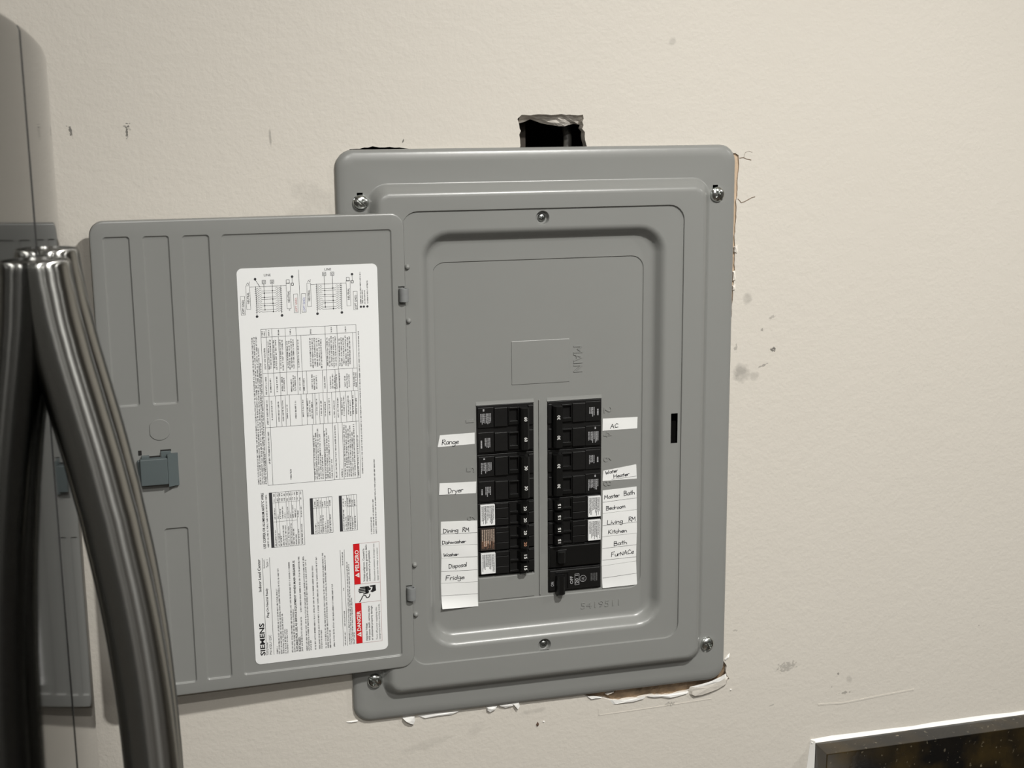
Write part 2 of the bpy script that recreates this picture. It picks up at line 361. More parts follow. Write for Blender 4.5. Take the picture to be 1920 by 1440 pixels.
def struct(name, mb_, m, label): return tag(mb_.build(name, m), label, name.split('_')[0], kind='structure')
struct('floor', MB().box((XL, YB, -.05), (XR, .14, 0)), FLOORM, 'brown tiled kitchen floor')
struct('ceiling', MB().box((XL, YB, CEIL), (XR, .14, CEIL+.05)), CEILM, 'flat off-white ceiling with downlights')
struct('wall_left', MB().box((XL-.05, YB, 0), (XL, .14, CEIL)), ROOMW, 'plain wall behind the refrigerator')
struct('wall_right', MB().box((XR, YB, 0), (XR+.05, .14, CEIL)), ROOMW, 'plain wall far to the right')
struct('wall_front', MB().box((XL, YB-.05, 0), (XR, YB, CEIL)), ROOMW, 'plain wall behind the viewer')
for i, (x, y, p) in enumerate(LAMPS):
    r_ = empty('downlight', (x, y, CEIL)); tag(r_, 'round recessed ceiling downlight with white trim ring', 'downlight', 'recessed ceiling downlights')
    b = MB(); n = 32
    prof = [(.055, -.002), (.06, -.006), (.078, -.004), (.08, 0)]
    b.loft([[(q*math.cos(2*math.pi*k/n), q*math.sin(2*math.pi*k/n), h) for k in range(n)] for q, h in prof]); b.build('trim_ring', CEILM, r_, 40)
    MB().cyl((0, 0, -.0035), .055, .005, n=32).build('lens', LENS, r_)

# ================================================================== ELECTRICAL PANEL
panel = empty('electrical_panel', (0, 0, 1.103))
tag(panel, 'grey steel electrical breaker panel set in the wall with its door open', 'electrical panel')
PZ = 1.103
def pbuild(mb_, name, m, smooth=None, parent=panel, **k):
    bmesh.ops.translate(mb_.bm, verts=mb_.bm.verts[:], vec=(0, 0, -PZ)); return mb_.build(name, m, parent, smooth, **k)
def ins(x0, x1, z0, z1, r, d): return rr(x0+d, x1-d, z0+d, z1-d, max(.002, r-d))
KX = -.004
mb = MB()
O = (-.2024, .2024, 1.103, 1.677, .017)
F = (-.1745, .1745, 1.1275, 1.6455, .020)
S = (-.1435, .1435, 1.162, 1.6195, .016)
K = (-.1275, .1265, 1.1760, 1.6015, .030)
rings = mb.loft([at(ins(*O, d), y) for d, y in ((0, -.0002), (0, -.0022), (.0012, -.0042), (.004, -.0057), (.0085, -.0064), (.012, -.0066))])
ringF = mb.loft([at(ins(*F, d), y) for d, y in ((0, -.0066), (.0016, -.0072), (.0036, -.0092), (.0068, -.0136), (.0092, -.0160), (.0116, -.0169), (.014, -.0171))])
kh = [[(x-.0028, -.0066, z), (x+.0028, -.0066, z), (x+.0028, -.0066, z+.006), (x-.0028, -.0066, z+.006)] for x, z in ((-.1805, 1.6310), (.1797, 1.6312))]
mb.fill([rings[-1], ringF[0]] + kh)
ringS = mb.loft([at(ins(*S, d), y) for d, y in ((0, -.0171), (.0005, -.0169), (.0010, -.0152), (.0016, -.0150))])
mb.fill([ringF[-1], ringS[0]])
ringK = mb.loft([at(ins(*K, d), y) for d, y in ((0, -.0150), (.0022, -.0147), (.0045, -.0135), (.0068, -.0108), (.0088, -.0068), (.0108, -.0046), (.0132, -.0032), (.0165, -.0027))])
slot = [(.1322, -.015, 1.3745), (.1395, -.015, 1.3745), (.1395, -.015, 1.4058), (.1322, -.015, 1.4058)]
cups = []
for z in (1.6095, 1.1690):
    n = 24; L_ = lambda r, y: [(KX+r*math.cos(2*math.pi*k/n), y, z+r*math.sin(2*math.pi*k/n)) for k in range(n)]
    rg = mb.loft([L_(.0070, -.015), L_(.0064, -.0143), L_(.0060, -.0125), L_(.0056, -.0108), L_(.0050, -.0104)], False, True); cups.append(rg[0])
mb.fill([ringS[-1], ringK[0], slot] + cups)
DF = (-.1126, .1055, 1.2170, 1.5685, .013)
dfo = [mb.v(x, -.0027, z) for x, z in rr(*DF)]
mb.fill([ringK[-1], dfo])
pbuild(mb, 'cover', GREY, 32)
# dead front with the two breaker windows
LO = (-.0702, -.0107, 1.2440, 1.4240); RO = (.0036, .0613, 1.2205, 1.4238)
mb = MB()
def rect(a): return [(a[0], a[2]), (a[1], a[2]), (a[1], a[3]), (a[0], a[3])]
hl = [rect(LO), rect(RO)]
top = [mb.v(x, -.0016, z) for x, z in ins(*DF, .0009)]
base = [mb.v(x, -.0027, z) for x, z in ins(*DF, .0)]
for i in range(len(top)): j = (i+1) % len(top); mb.f([base[i], base[j], top[j], top[i]])
hvs = []
for h in hl:
    a = [mb.v(x, -.0016, z) for x, z in h]; c = [mb.v(x, .006, z) for x, z in h]; hvs.append(a)
    for i in range(4): j = (i+1) % 4; mb.f([a[i], a[j], c[j], c[i]])
mb.fill([top] + hvs)
df = pbuild(mb, 'dead_front', GREY, 30)
# raised lips along the windows
for a in (LO, RO):
    mb = MB(); z = a[3]
    pr = [(-.0016, 0.0040), (-.0020, .0018), (-.0024, .0003), (-.0010, -.0003)]
    mb.loft([[(x, y, z+h) for y, h in pr] for x in (a[0]-.0002, a[1]+.0002)], True, True, closed=False); pbuild(mb, 'window_lip', GREY, 50)
pbuild(MB().bbox((-.0056, -.0012, 1.2195), (-.0040, -.0030, 1.4262), .0005), 'centre_rib', GREY, 40)
pbuild(MB().bbox((-.0331, -.0012, 1.4430), (.0272, -.0022, 1.4872), .0004), 'main_knockout', GREY)
pbuild(MB().bbox((-.0698, -.0012, 1.2190), (-.0110, -.0024, 1.2432), .0005), 'filler_plate', GREY)
pbuild(MB().box((-.17, .004, 1.14), (.17, .100, 1.64)), 'enclosure', DARK)
def emboss(name, body, x, z, w_, cap, du, dv):
    b = MB(); put_text(b, body, (x, -.0018, z), du, dv, w_, cap, .0, .0005); return pbuild(b, name, GREY, recalc=False)
emboss('embossed_lettering', 'MAIN', .0315, 1.4795, .0270, .0095, (0, 0, -1), (1, 0, 0))
for t_, z in (('1', 1.4104), ('5', 1.3593), ('9', 1.3085)): emboss('embossed_number', t_, -.0725, z-.003, .003 if t_ == '1' else .0055, .0082, (0, 0, 1), (-1, 0, 0))
for t_, z in (('2', 1.4110), ('4', 1.3857), ('6', 1.3591), ('8', 1.3335)): emboss('embossed_number', t_, .0640, z+.003, .0058, .0085, (0, 0, -1), (1, 0, 0))
b = MB(); put_text(b, '5419511', (.0392, -.0029, 1.1995), (1, 0, .0), (0, 0, 1), .0425, .0068, -.01, .0004); pbuild(b, 'embossed_number', GREY, recalc=False)
# screws
def screw_mesh(r, h, ang, phil=True):
    b = MB(); n, k_ = 96, 22; c, s_ = math.cos(ang), math.sin(ang); ringsv = []
    for j in range(k_+1):
        t = j/k_; rad = r*math.sin(t*math.pi/2) if j else 1e-5; row = []
        for i in range(n):
            a = 2*math.pi*i/n; x, z = rad*math.cos(a), rad*math.sin(a); y = -h*math.cos(t*math.pi/2)**.8 if t < 1 else 0
            p = x*c+z*s_; q = -x*s_+z*c
            if abs(q) < r*.15: y += h*.62*max(0, 1-(abs(q)/(r*.15))**8)
            elif phil and abs(p) < r*.14 and abs(q) < r*.5: y += h*.5
            row.append((x, min(y, 0), z))
        ringsv.append(row)
    ringsv.append([(x, .001, z) for x, y, z in ringsv[-1]])
    b.loft(ringsv); return b
for x, z, an, mt in ((-.1799, 1.6277, -38, ZINC), (.1817, 1.6278, -52, ZINC), (-.1804, 1.1477, -40, ZINC), (.1806, 1.1468, 75, ZINC)):
    b = screw_mesh(.0077, .0048, R(an)); o = pbuild(b, 'screw', mt, 30); o.location = (x, -.0068, z)
for z, an in ((1.6095, -20), (1.1690, -35)):
    b = screw_mesh(.0040, .0024, R(an)); o = pbuild(b, 'centre_screw', ZINCD, 30); o.location = (KX, -.0105, z)
for o in [c for c in panel.children if c.name.startswith(('screw', 'centre_screw'))]:
    for v_ in o.data.vertices: v_.co.z += PZ
    o.location.z -= PZ
# hinge knuckles and bumps
for z0, z1 in ((1.5338, 1.5467), (1.2345, 1.2475)):
    b = MB(); n = 24; xc, yc = -.1433, -.0205
    P_ = lambda r, z: [(xc+r*math.cos(2*math.pi*k/n), yc+r*math.sin(2*math.pi*k/n), z) for k in range(n)]
    b.loft([P_(.0028, z1-.004), P_(.0030, z1), P_(.0043, z1), P_(.0045, z1-.0005), P_(.0045, (z0+z1)/2+.0006), P_(.0043, (z0+z1)/2), P_(.0045, (z0+z1)/2-.0006), P_(.0045, z0+.0005), P_(.0042, z0)], True, True)
    pbuild(b, 'hinge_knuckle', GREYDK, 40)
for z in (1.5664, 1.5146, 1.2690, 1.2169):
    b = MB(); n = 16; x = -.1384
    b.loft([[(x+r*math.cos(2*math.pi*k/n), y, z+r*math.sin(2*math.pi*k/n)) for k in range(n)] for r, y in ((.0027, -.0150), (.0025, -.0164), (.0018, -.0176), (.0007, -.0181))], False, True)
    pbuild(b, 'hinge_bump', GREY, 60)

# ---------------------------------------------------------------- panel door, swung flat against the wall
door_e = None
DA = math.asin(.010/.2845)
mb = MB()
def dn(loop, y): return [(-w_, y, z) for w_, z in loop]
DR = (0, .2845, 1.1630, 1.6180, .013)
def outline(d):
    l = ins(*DR, d)
    # notches for the two hinge knuckles on the hinge edge (w = d)
    out = []
    for i, p in enumerate(l):
        out.append(p); q = l[(i+1) % len(l)]
        if abs(p[0]-d) < 1e-9 and abs(q[0]-d) < 1e-9 and abs(p[1]-q[1]) > .1:
            for z1, z0 in ((1.5480, 1.5315), (1.2490, 1.2320)):
                out += [(d, z1+d*.3), (.0068+d*.3, z1+d*.3), (.0068+d*.3, z0-d*.3), (d, z0-d*.3)]
    return out
rg = mb.loft([dn(outline(d), y) for d, y in ((.0, .0085), (.0, .0022), (.0008, .0007), (.0022, 0))])
pockets = [(.2500, .2735, 1.4490, 1.6040), (.2158, .2392, 1.4488, 1.6038), (.1804, .2047, 1.1757, 1.6034), (.0125, .1698, 1.1760, 1.6032), (.2138, .2360, 1.1750, 1.3310), (.2500, .2735, 1.1750, 1.3310)]
hs = []
for a in pockets:
    r3 = mb.loft([dn(ins(*a, .003, d), y) for d, y in ((0, 0), (.0004, .0003), (.0011, .0012), (.0016, .0015))]); hs.append(r3[0]); mb.fill([r3[-1]])
mb.fill([rg[-1]] + hs)
mb.fill([[(x, .0085, z) for x, y, z in dn(outline(.0012), 0)]])
bmesh.ops.translate(mb.bm, verts=mb.bm.verts[:], vec=(0, 0, -PZ))
door = mb.build('door', GREY, panel, 30)
door.location = (-.141, -.0190, 0); door.rotation_euler = (0, 0, DA)
tag(door, 'swung-open panel door with embossed ribs')
def dbuild(mb_, name, m, smooth=None, **k):
    bmesh.ops.translate(mb_.bm, verts=mb_.bm.verts[:], vec=(0, 0, -PZ)); return mb_.build(name, m, door, smooth, **k)
# key knock-out
b = MB(); kc = (.2343, 1.4258); n = 48
ko = [(max(-.0089, min(.0089, .0099*math.cos(2*math.pi*k/n))), .0099*math.sin(2*math.pi*k/n)) for k in range(n)]
b.loft([[(-(kc[0]+x*f_), y, kc[1]+z*f_) for x, z in ko] for f_, y in ((1, .0003), (1, -.0004), (.965, -.0007))], False, True); dbuild(b, 'lock_knockout', GREY, 30)
# slide latch
b = MB()
b.bbox((-.2290, .001, 1.3752), (-.2538, -.0078, 1.4002), .0012)
b.loft([[(-.2290, .0, z0), (-.2290, -.0074, z0), (-.2235, -.0040, z0), (-.2196, -.0034, z0), (-.2196, 0, z0)] for z0 in (1.3728, 1.4032)], True, True)
b.bbox((-.2256, .001, 1.4000), (-.2346, -.0022, 1.4056), .0005); b.bbox((-.2450, .001, 1.3998), (-.2520, -.0030, 1.4026), .0005)
b.bbox((-.2530, .001, 1.3765), (-.2560, -.0040, 1.3985), .0008)
dbuild(b, 'slide_latch', TEAL, 40)
b = MB().box((-.2252, .0006, 1.4050), (-.2348, -.0003, 1.4068)); b.box((-.2352, .0006, 1.4003), (-.2450, -.0003, 1.4016)); b.box((-.2515, .0006, 1.4030), (-.2545, -.0003, 1.4075))
dbuild(b, 'latch_slot', DARK)

# ---------------------------------------------------------------- instruction label (s runs up the door, t runs right, millimetres)
WL, ZL = .1583, 1.1850
YL = .0015-.0004
def lp(s, t, y=0.): return (t*.001-WL, y, ZL+s*.001)
b = MB(); lab = [(x-WL, z+ZL) for x, z in rr(.0006, .1314, 0, .3862, .005)]
b.loft([at(lab, .0016), at(lab, YL)], False, True); dbuild(b, 'instruction_label', STICK)
PY = YL-.00012
class PR:
    def __init__(s): s.b = MB()
    def rect(s, s0, s1, t0, t1): s.b.f([s.b.v(*lp(*q, PY)) for q in ((s0, t0), (s1, t0), (s1, t1), (s0, t1))])
    def line(s, s0, t0, s1, t1, w_=.28):
        d = math.hypot(s1-s0, t1-t0) or 1; n0, n1 = -(t1-t0)/d*w_/2, (s1-s0)/d*w_/2
        s.b.f([s.b.v(*lp(*q, PY)) for q in ((s0+n0, t0+n1), (s1+n0, t1+n1), (s1-n0, t1-n1), (s0-n0, t0-n1))])
    def poly(s, pts): s.b.fill([[lp(*q, PY) for q in pts]])
    def path(s, pts, w_=.28):
        for a, c in zip(pts, pts[1:]): s.line(*a, *c, w_)
    def frame(s, s0, s1, t0, t1, w_=.28):
        s.line(s0, t0, s1, t0, w_); s.line(s0, t1, s1, t1, w_); s.line(s0, t0, s0, t1, w_); s.line(s1, t0, s1, t1, w_)
    def dot(s, s0, t0, r, n=12): s.b.f([s.b.v(*lp(s0+r*math.cos(2*math.pi*k/n), t0+r*math.sin(2*math.pi*k/n), PY)) for k in range(n)])
    def text(s, body, s0, s1, t, cap, bold=0., y=None):
        put_text(s.b, body, lp(s0, t, PY if y is None else y), (0, 0, 1), (-1, 0, 0), (s1-s0)*.001, cap*.001, bold)
    def fine(s, s0, s1, t, h, gaps=.12):
        """illegible small print: letter-like strokes in word groups along one line"""
        x = s0; cw = h*.62
        while x < s1-cw:
            nl = random.randint(2, 8)
            for k in range(nl):
                if x > s1-cw: break
                st = h*.17; kind = random.random()
                s.rect(x, x+st, t-h, t) if kind < .75 else s.rect(x+cw*.3, x+cw*.3+st, t-h, t)
                if kind < .45: s.rect(x+cw*.58, x+cw*.58+st, t-h*(1 if kind < .3 else .6), t)
                if .2 < kind: 
                    tt = random.choice((t-h+st*.5, t-h*.55, t-st*.5)); s.rect(x, x+cw*.7, tt-st*.5, tt+st*.5)
                x += cw
            x += cw*.8
    def done(s, name, m): return dbuild(s.b, name, m, recalc=False)
P = PR()
P.text('SIEMENS', 8.7, 41.9, 10.2, 4.4, .026); P.done('brand_lettering', INK)
P = PR()
P.text('Indoor Load Center', 74, 106.7, 9.4, 2.5, .02); P.text('Plug-On Neutral Ready', 47, 76.7, 15.3, 2.0, .016)
P.text('Enclosure', 97.3, 105.8, 13.8, 1.5); P.text('Type 1', 97.5, 105.5, 16.9, 2.0)
P.text('Catalog Number', 8.8, 22, 13.2, 1.4); P.text('PN1632L1125C', 8.8, 28.9, 16.6, 2.1)
P.line(8.5, 11.5, 107.6, 11.5, .3); P.line(8.3, 18.5, 107.6, 18.5, .3)
P.text('SUITABLE FOR USE AS SERVICE EQUIPMENT WHEN MAIN BREAKER IS', 8.7, 101.9, 42.2, 1.9, .026); P.text('INSTALLED.', 8.5, 24, 44.9, 1.9, .026)
P.text('USE COPPER OR ALUMINUM 60/75\u00b0C WIRE', 116.8, 172, 15.6, 2.2, .022)
P.line(8.4, 86.8, 108, 86.8, .28); P.line(8.4, 90.7, 108, 90.7, .28)
P.done('label_lettering', INK)
P = PR()
for t, a, c in ((22.6, 8.5, 17), (24.6, 8.3, 75.7), (26.7, 8.2, 96.5), (28.7, 8.2, 51), (30.7, 8, 34), (32.6, 8, 34),
                (37.4, 8.4, 102.3), (39.5, 8.4, 53), (46.9, 8.2, 44), (47.0, 49, 106),
                (51.4, 8.1, 106), (53.4, 8.2, 102), (55.4, 8.4, 20), (59.8, 8.4, 95.8), (63.9, 8.4, 103.8), (66, 8.4, 28),
                (70.2, 8.6, 107), (72.3, 8.6, 105), (74.5, 8.5, 28), (78.4, 9, 74.3)):
    P.fine(a, c, t, 1.35)
for t, a, c in ((89.4, 9, 24), (89.4, 29, 45), (89.4, 66, 69), (89.4, 92, 107), (93.5, 9.5, 96), (95.2, 9.5, 93), (96.9, 9.5, 58), (98.3, 9.5, 22)): P.fine(a, c, t, 1.15)
P.fine(117.5, 171, 18.6, 1.35)
for t, a, c in ((118.9, 121, 139), (121.2, 121, 157), (123.6, 121, 197)): P.fine(a, c, t, 1.2)
for t, c in ((12.4, 323), (14.2, 323), (16.1, 323), (17.9, 312), (19.3, 298)): P.fine(180.5, c, t, 1.3)
P.fine(183, 323, 112, 1.1)
P.fine(345.5, 346.8, 48, 1.0)
for t, a, c in ((115.4, 348.5, 379), (117.0, 348.5, 362), (119.2, 348.5, 362), (121.9, 348.5, 371)): P.fine(a, c, t, 1.05)
# big table entries
P.fine(200, 232, 23.5, 1.5); P.fine(238, 262, 23.5, 1.4); P.fine(267, 285, 23.5, 1.4); P.fine(291, 312, 23.5, 1.4); P.fine(322.3, 328, 21.9, 1.2); P.fine(322.3, 328, 23.9, 1.2)
for t in (28, 37, 48, 67, 86.5, 100): P.fine(322.6, 328.2, t, 1.25)
rowsT = [27, 28.9, 32, 33.9, 38, 40, 44.5, 46.4, 48.3, 50.2, 54.6, 66, 68.1, 70.2, 72.3, 74.4, 76.2, 82, 84, 86, 88, 90, 93.5, 95.5, 97.5, 99.5, 101.5, 103.4]
for t in rowsT: P.fine(289+random.random()*3, 317+random.random()*3, t, 1.3)
for t in (27.6, 33.6, 38.4, 40.2, 47, 48.9, 50.6, 55, 58.8, 66.5, 68.6, 70.7, 78.5, 84, 86, 88, 89.8, 92.6, 97.8, 99.8, 101.8, 106.6, 108.4): P.fine(268+random.random()*2, 281+random.random()*4, t, 1.25)
for t in (27.8, 34, 38, 42, 50, 57, 61.4, 63.4, 65.4, 70, 74.2, 78, 82, 86.6, 90.2, 94, 96, 100.2, 102.2, 104.8, 108): P.fine(240+random.random()*4, 256+random.random()*6, t, 1.25)
for t, c in ((66, 225), (67.9, 228), (69.8, 231), (71.7, 226), (73.6, 205), (76.4, 229), (78.3, 231), (80.2, 224), (82.4, 200), (86.6, 233), (92, 190), (95.2, 233), (97.1, 233), (99, 230), (100.9, 232), (102.8, 226), (104.7, 233), (108, 222)): P.fine(181, c, t, 1.3)
P.fine(183, 194, 43, 1.4)
# small tables
for t in (26, 29, 31.2, 33.4, 35.6, 38.4, 41, 43.2, 45.4, 48, 51.2):
    P.fine(118, 128+random.random()*12, t, 1.2); P.fine(145, 150+random.random()*9, t, 1.1)
    P.fine(162.5, 165.6, t, 1.2); P.fine(167.4, 170.6, t, 1.2)
for t in (64.6, 67.2, 69.8, 72, 74.2, 76.6, 79): P.fine(127.4, 136+random.random()*12, t, 1.2); P.fine(153.5, 158+random.random()*3, t, 1.2)
for t in (92, 94.2, 96.4, 98.6, 100.8, 103.2): P.fine(128, 138+random.random()*11, t, 1.2); P.fine(151.5, 156+random.random()*5, t, 1.2)
P.done('fine_print', INKG)['kind'] = 'stuff'
# warning panel text
P = PR()
for body, a, c, t in (('Hazardous Voltage.', 11.2, 30, 111.2), ('Will cause death, serious injury', 11.2, 47.6, 113.9), ('or substantial property damage.', 11.2, 47.6, 116.6)): P.text(body, a, c, t, 1.75, .012)
for body, a, c, t in (('Turn off power supplying this', 11.2, 45.4, 121.3), ('equipment before working inside.', 11.2, 48.6, 124)): P.text(body, a, c, t, 1.6)
P.done('warning_lettering', INK); P = PR()
for body, a, c, t in (('Voltaje peligroso. Causar\u00e1 la', 73, 107, 110.4), ('muerte, lesiones graves o da\u00f1o', 73, 111, 113.1), ('substancial a la propiedad.', 73, 105, 115.8)): P.text(body, a, c, t, 1.75, .012)
for body, a, c, t in (('Desconecte el suministro de energ\u00eda a este', 73, 111, 120.6), ('equipo antes de trabajar en su interior.', 73, 107, 123.8)): P.text(body, a, c, t, 1.5)
P.done('warning_lettering', INK)
P = PR()
P.frame(9.4, 112.6, 99.7, 125.5, .22); P.line(51.6, 99.7, 51.6, 125.5, .22); P.line(71, 99.7, 71, 125.5, .22); P.done('warning_frame', mat('dark_red_line', (.28, .05, .05), .6))
for a, c, wd, s0, s1 in ((9.4, 51.7, 'DANGER', 22.6, 43.4), (71.0, 112.6, 'PELIGRO', 84.6, 106.2)):
    P = PR(); P.rect(a, c, 99.7, 105.9); P.done('warning_band', RED)
    P = PR(); P.text(wd, s0, s1, 104.7, 3.6, .02, PY-.0001)
    ts = a+7.0 if wd == 'DANGER' else a+7.0
    b3 = P.b; b3.fill([[lp(ts-.2, 104.9, PY-.0001), lp(ts+5.0, 104.9, PY-.0001), lp(ts+2.4, 100.6, PY-.0001)], [lp(ts+2.1, 104.2, PY-.0001), lp(ts+2.7, 104.2, PY-.0001), lp(ts+2.65, 102.1, PY-.0001), lp(ts+2.15, 102.1, PY-.0001)]])
    P.done('warning_word', WHITEP)
# shock symbol: hand, wrist, spark gap and cable
P = PR()
for s0, t0, s1, t1 in ((62.2, 104.6, 62.6, 112), (63.9, 103.9, 64.2, 112), (65.6, 104.2, 65.8, 112), (67.3, 105.4, 67.2, 112), (60.4, 108.4, 61.2, 113.4)): P.line(s0, t0, s1, t1, 1.25); P.dot(s0, t0, .62)
P.poly([(60.6, 110.4), (68, 110.2), (68.2, 113.6), (65.9, 114.8), (66.2, 116.2), (63.4, 115.2), (63.8, 113.4), (61.6, 114.2)])
P.poly([(61.2, 117.2), (62.2, 115.2), (64.2, 117.0), (66.8, 117.6), (67.0, 115.4), (68.4, 114.6), (68.6, 120.6), (62.6, 121.0)])
P.path([(52.2, 104.2), (53.6, 105.0), (55.4, 106.2), (57.2, 107.0), (58.6, 108.0), (59.0, 109.4), (58.2, 110.6), (56.4, 111.2), (56.0, 112.6), (56.9, 113.9), (58.4, 114.6), (59.8, 114.6)], 1.0)
P.done('shock_symbol', INK)
# tables
P = PR()
P.frame(179, 329.1, 20.2, 109.4)
for s_ in (321.5, 287.2, 265.3, 235.2): P.line(s_, 20.2, s_, 109.4)
P.line(179, 25, 329, 25)
for t in (30.3, 42.6, 52.8, 80, 91.3): P.line(321.5, t, 329.1, t); P.line(287.2, t, 321.5, t)
for t in (36.2, 57, 106): P.line(287.2, t, 321.5, t)
for t in (30.3, 36.2, 42.2, 52.4, 57.2, 61, 76, 80, 88, 91.6, 105): P.line(265.3, t, 287.2, t)
for t in (31, 36, 40, 44, 55, 60, 65.8, 68, 72, 75.8, 79.6, 84, 87.8, 92.2, 97.6, 103.4, 106.4): P.line(235.2, t, 265.3, t)
for t in (64.6, 75, 83.8, 93.2, 106.6, 89): P.line(179, t, 235.2, t)
P.frame(117, 171.5, 20.9, 52.9)
for t in (26.8, 29.6, 36.6, 39.2, 41.6, 46.6, 49.4): P.line(117, t, 171.5, t, .22)
P.line(142.4, 23.9, 142.4, 46.6, .22); P.line(161.3, 23.9, 161.3, 49.4, .22); P.rect(117, 171.4, 20.9, 23.7)
P.frame(126.5, 162.5, 59.4, 80.7); P.rect(126.5, 162.5, 59.4, 62.2)
for t in (65.4, 67.8, 70.4, 75, 77.4): P.line(126.5, t, 162.5, t, .22)
P.line(152.3, 62, 152.3, 77.4, .22)
P.frame(126.7, 162.6, 87.5, 104.7); P.rect(126.7, 162.6, 87.5, 90.2)
for t in (94.8, 97.2, 99.4, 101.8): P.line(126.7, t, 162.6, t, .22)
P.line(151, 94.8, 151, 104.7, .22)
P.done('label_tables', INKG)
# wiring diagrams
P = PR()
def diagram(o, top):
    P.frame(348.3, 370.2, 8.4+o, 12+o, .25); P.frame(347.2, 371.2, 45.4+o, 49.2+o, .25)
    P.frame(343.2, 360.7, 3.1+o, 6.9+o, .25); P.frame(343.2, 360.7, 51.8+o, 55.6+o, .25)
    for t0 in (17.4, 40.4): P.line(343, t0+o, 369.3, t0+o, .35); P.dot(341.2, t0+o, 1.25)
    P.line(368.9, 12+o, 368.9, 45.4+o, .3)
    for k, t0 in ((0, 25), (1, 32.6)):
        P.line(347.5-3*k, t0+o, top-1.6, t0+o, .35); P.frame(top-1.6, top+1.6, t0-1.6+o, t0+1.6+o, .35); P.frame(top-.7, top+.7, t0-.8+o, t0+.8+o, .3)
    for k in range(12):
        s0 = 345.2+k*1.95
        for a, c in ((17.4, 22.6), (35.2, 40.4)):
            P.path([(s0, a+o), (s0+1.2, a+o+1.4), (s0-.4, a+o+2.6), (s0+1.0, a+o+3.8), (s0, c+o)], .22); P.line(s0, a-1+o if a < 30 else c-1+o, s0, a+1+o if a < 30 else c+1+o, .22)
        if k % 3 != 2: P.line(s0, 22.4+o, s0, 35.4+o, .24); P.dot(s0, (25 if k % 2 else 32.6)+o, .6)
    P.frame(368.8, 371, 50.2+o, 52.2+o, .5); P.line(371, 51.2+o, 376.2, 51.2+o, .3); P.dot(377, 51.2+o, 1.2)
    P.frame(370.8, 374.2, 45.6+o, 48.4+o, .35)
    P.path([(371, 9+o), (373, 10.2+o), (371, 11.4+o), (374, 12+o)], .3); P.dot(362, 4.6+o, .0001)
diagram(0, 373); diagram(56.1, 378.2)
P.line(375, 17.6, 368.4, 21.4, .4); P.dot(376, 17.2, 1.2)
P.line(341.5, 57.8, 383.2, 57.4, .3)
P.text('LINE', 376.9, 377.0+4.6, 0, .01) if False else None
for k, s0 in ((115.4, 345.8), (118.2, 345.8), (121.6, 345.8)): P.dot(s0, k-.6, 1.1)
P.done('wiring_diagram', INKG)
P = PR()
for t, s0 in ((28.6, 378.2), (84.8, 381.4)):
    if t > 30: P.done('diagram_lettering', INK); P = PR()
    put_text(P.b, 'LINE', lp(s0, t-3.2, PY), (1, 0, 0), (0, 0, 1), .0062, .0022, 0)
P.done('diagram_lettering', INK)
for o in (0, 56.1):
    for a_, c_, t_ in ((353.5, 364, 11.1), (353, 364, 48.3)): P = PR(); P.text('NEUTRAL', a_, c_, t_+o, 1.9, .01); P.done('diagram_lettering', INK)
for t_ in (6.1, 110.9): P = PR(); P.text('(OPT GND)', 344, 357, t_, 1.9, .01); P.done('diagram_lettering', INK)
P = PR(); P.text('(OPT GND)', 344, 357, 54.8, 1.9); P.done('diagram_lettering', mat('faded_red_print', (.42, .12, .12), .6))
P = PR(); P.text('(OPT GND)', 344, 357, 62.2, 1.9); P.done('diagram_lettering', BLUEP)

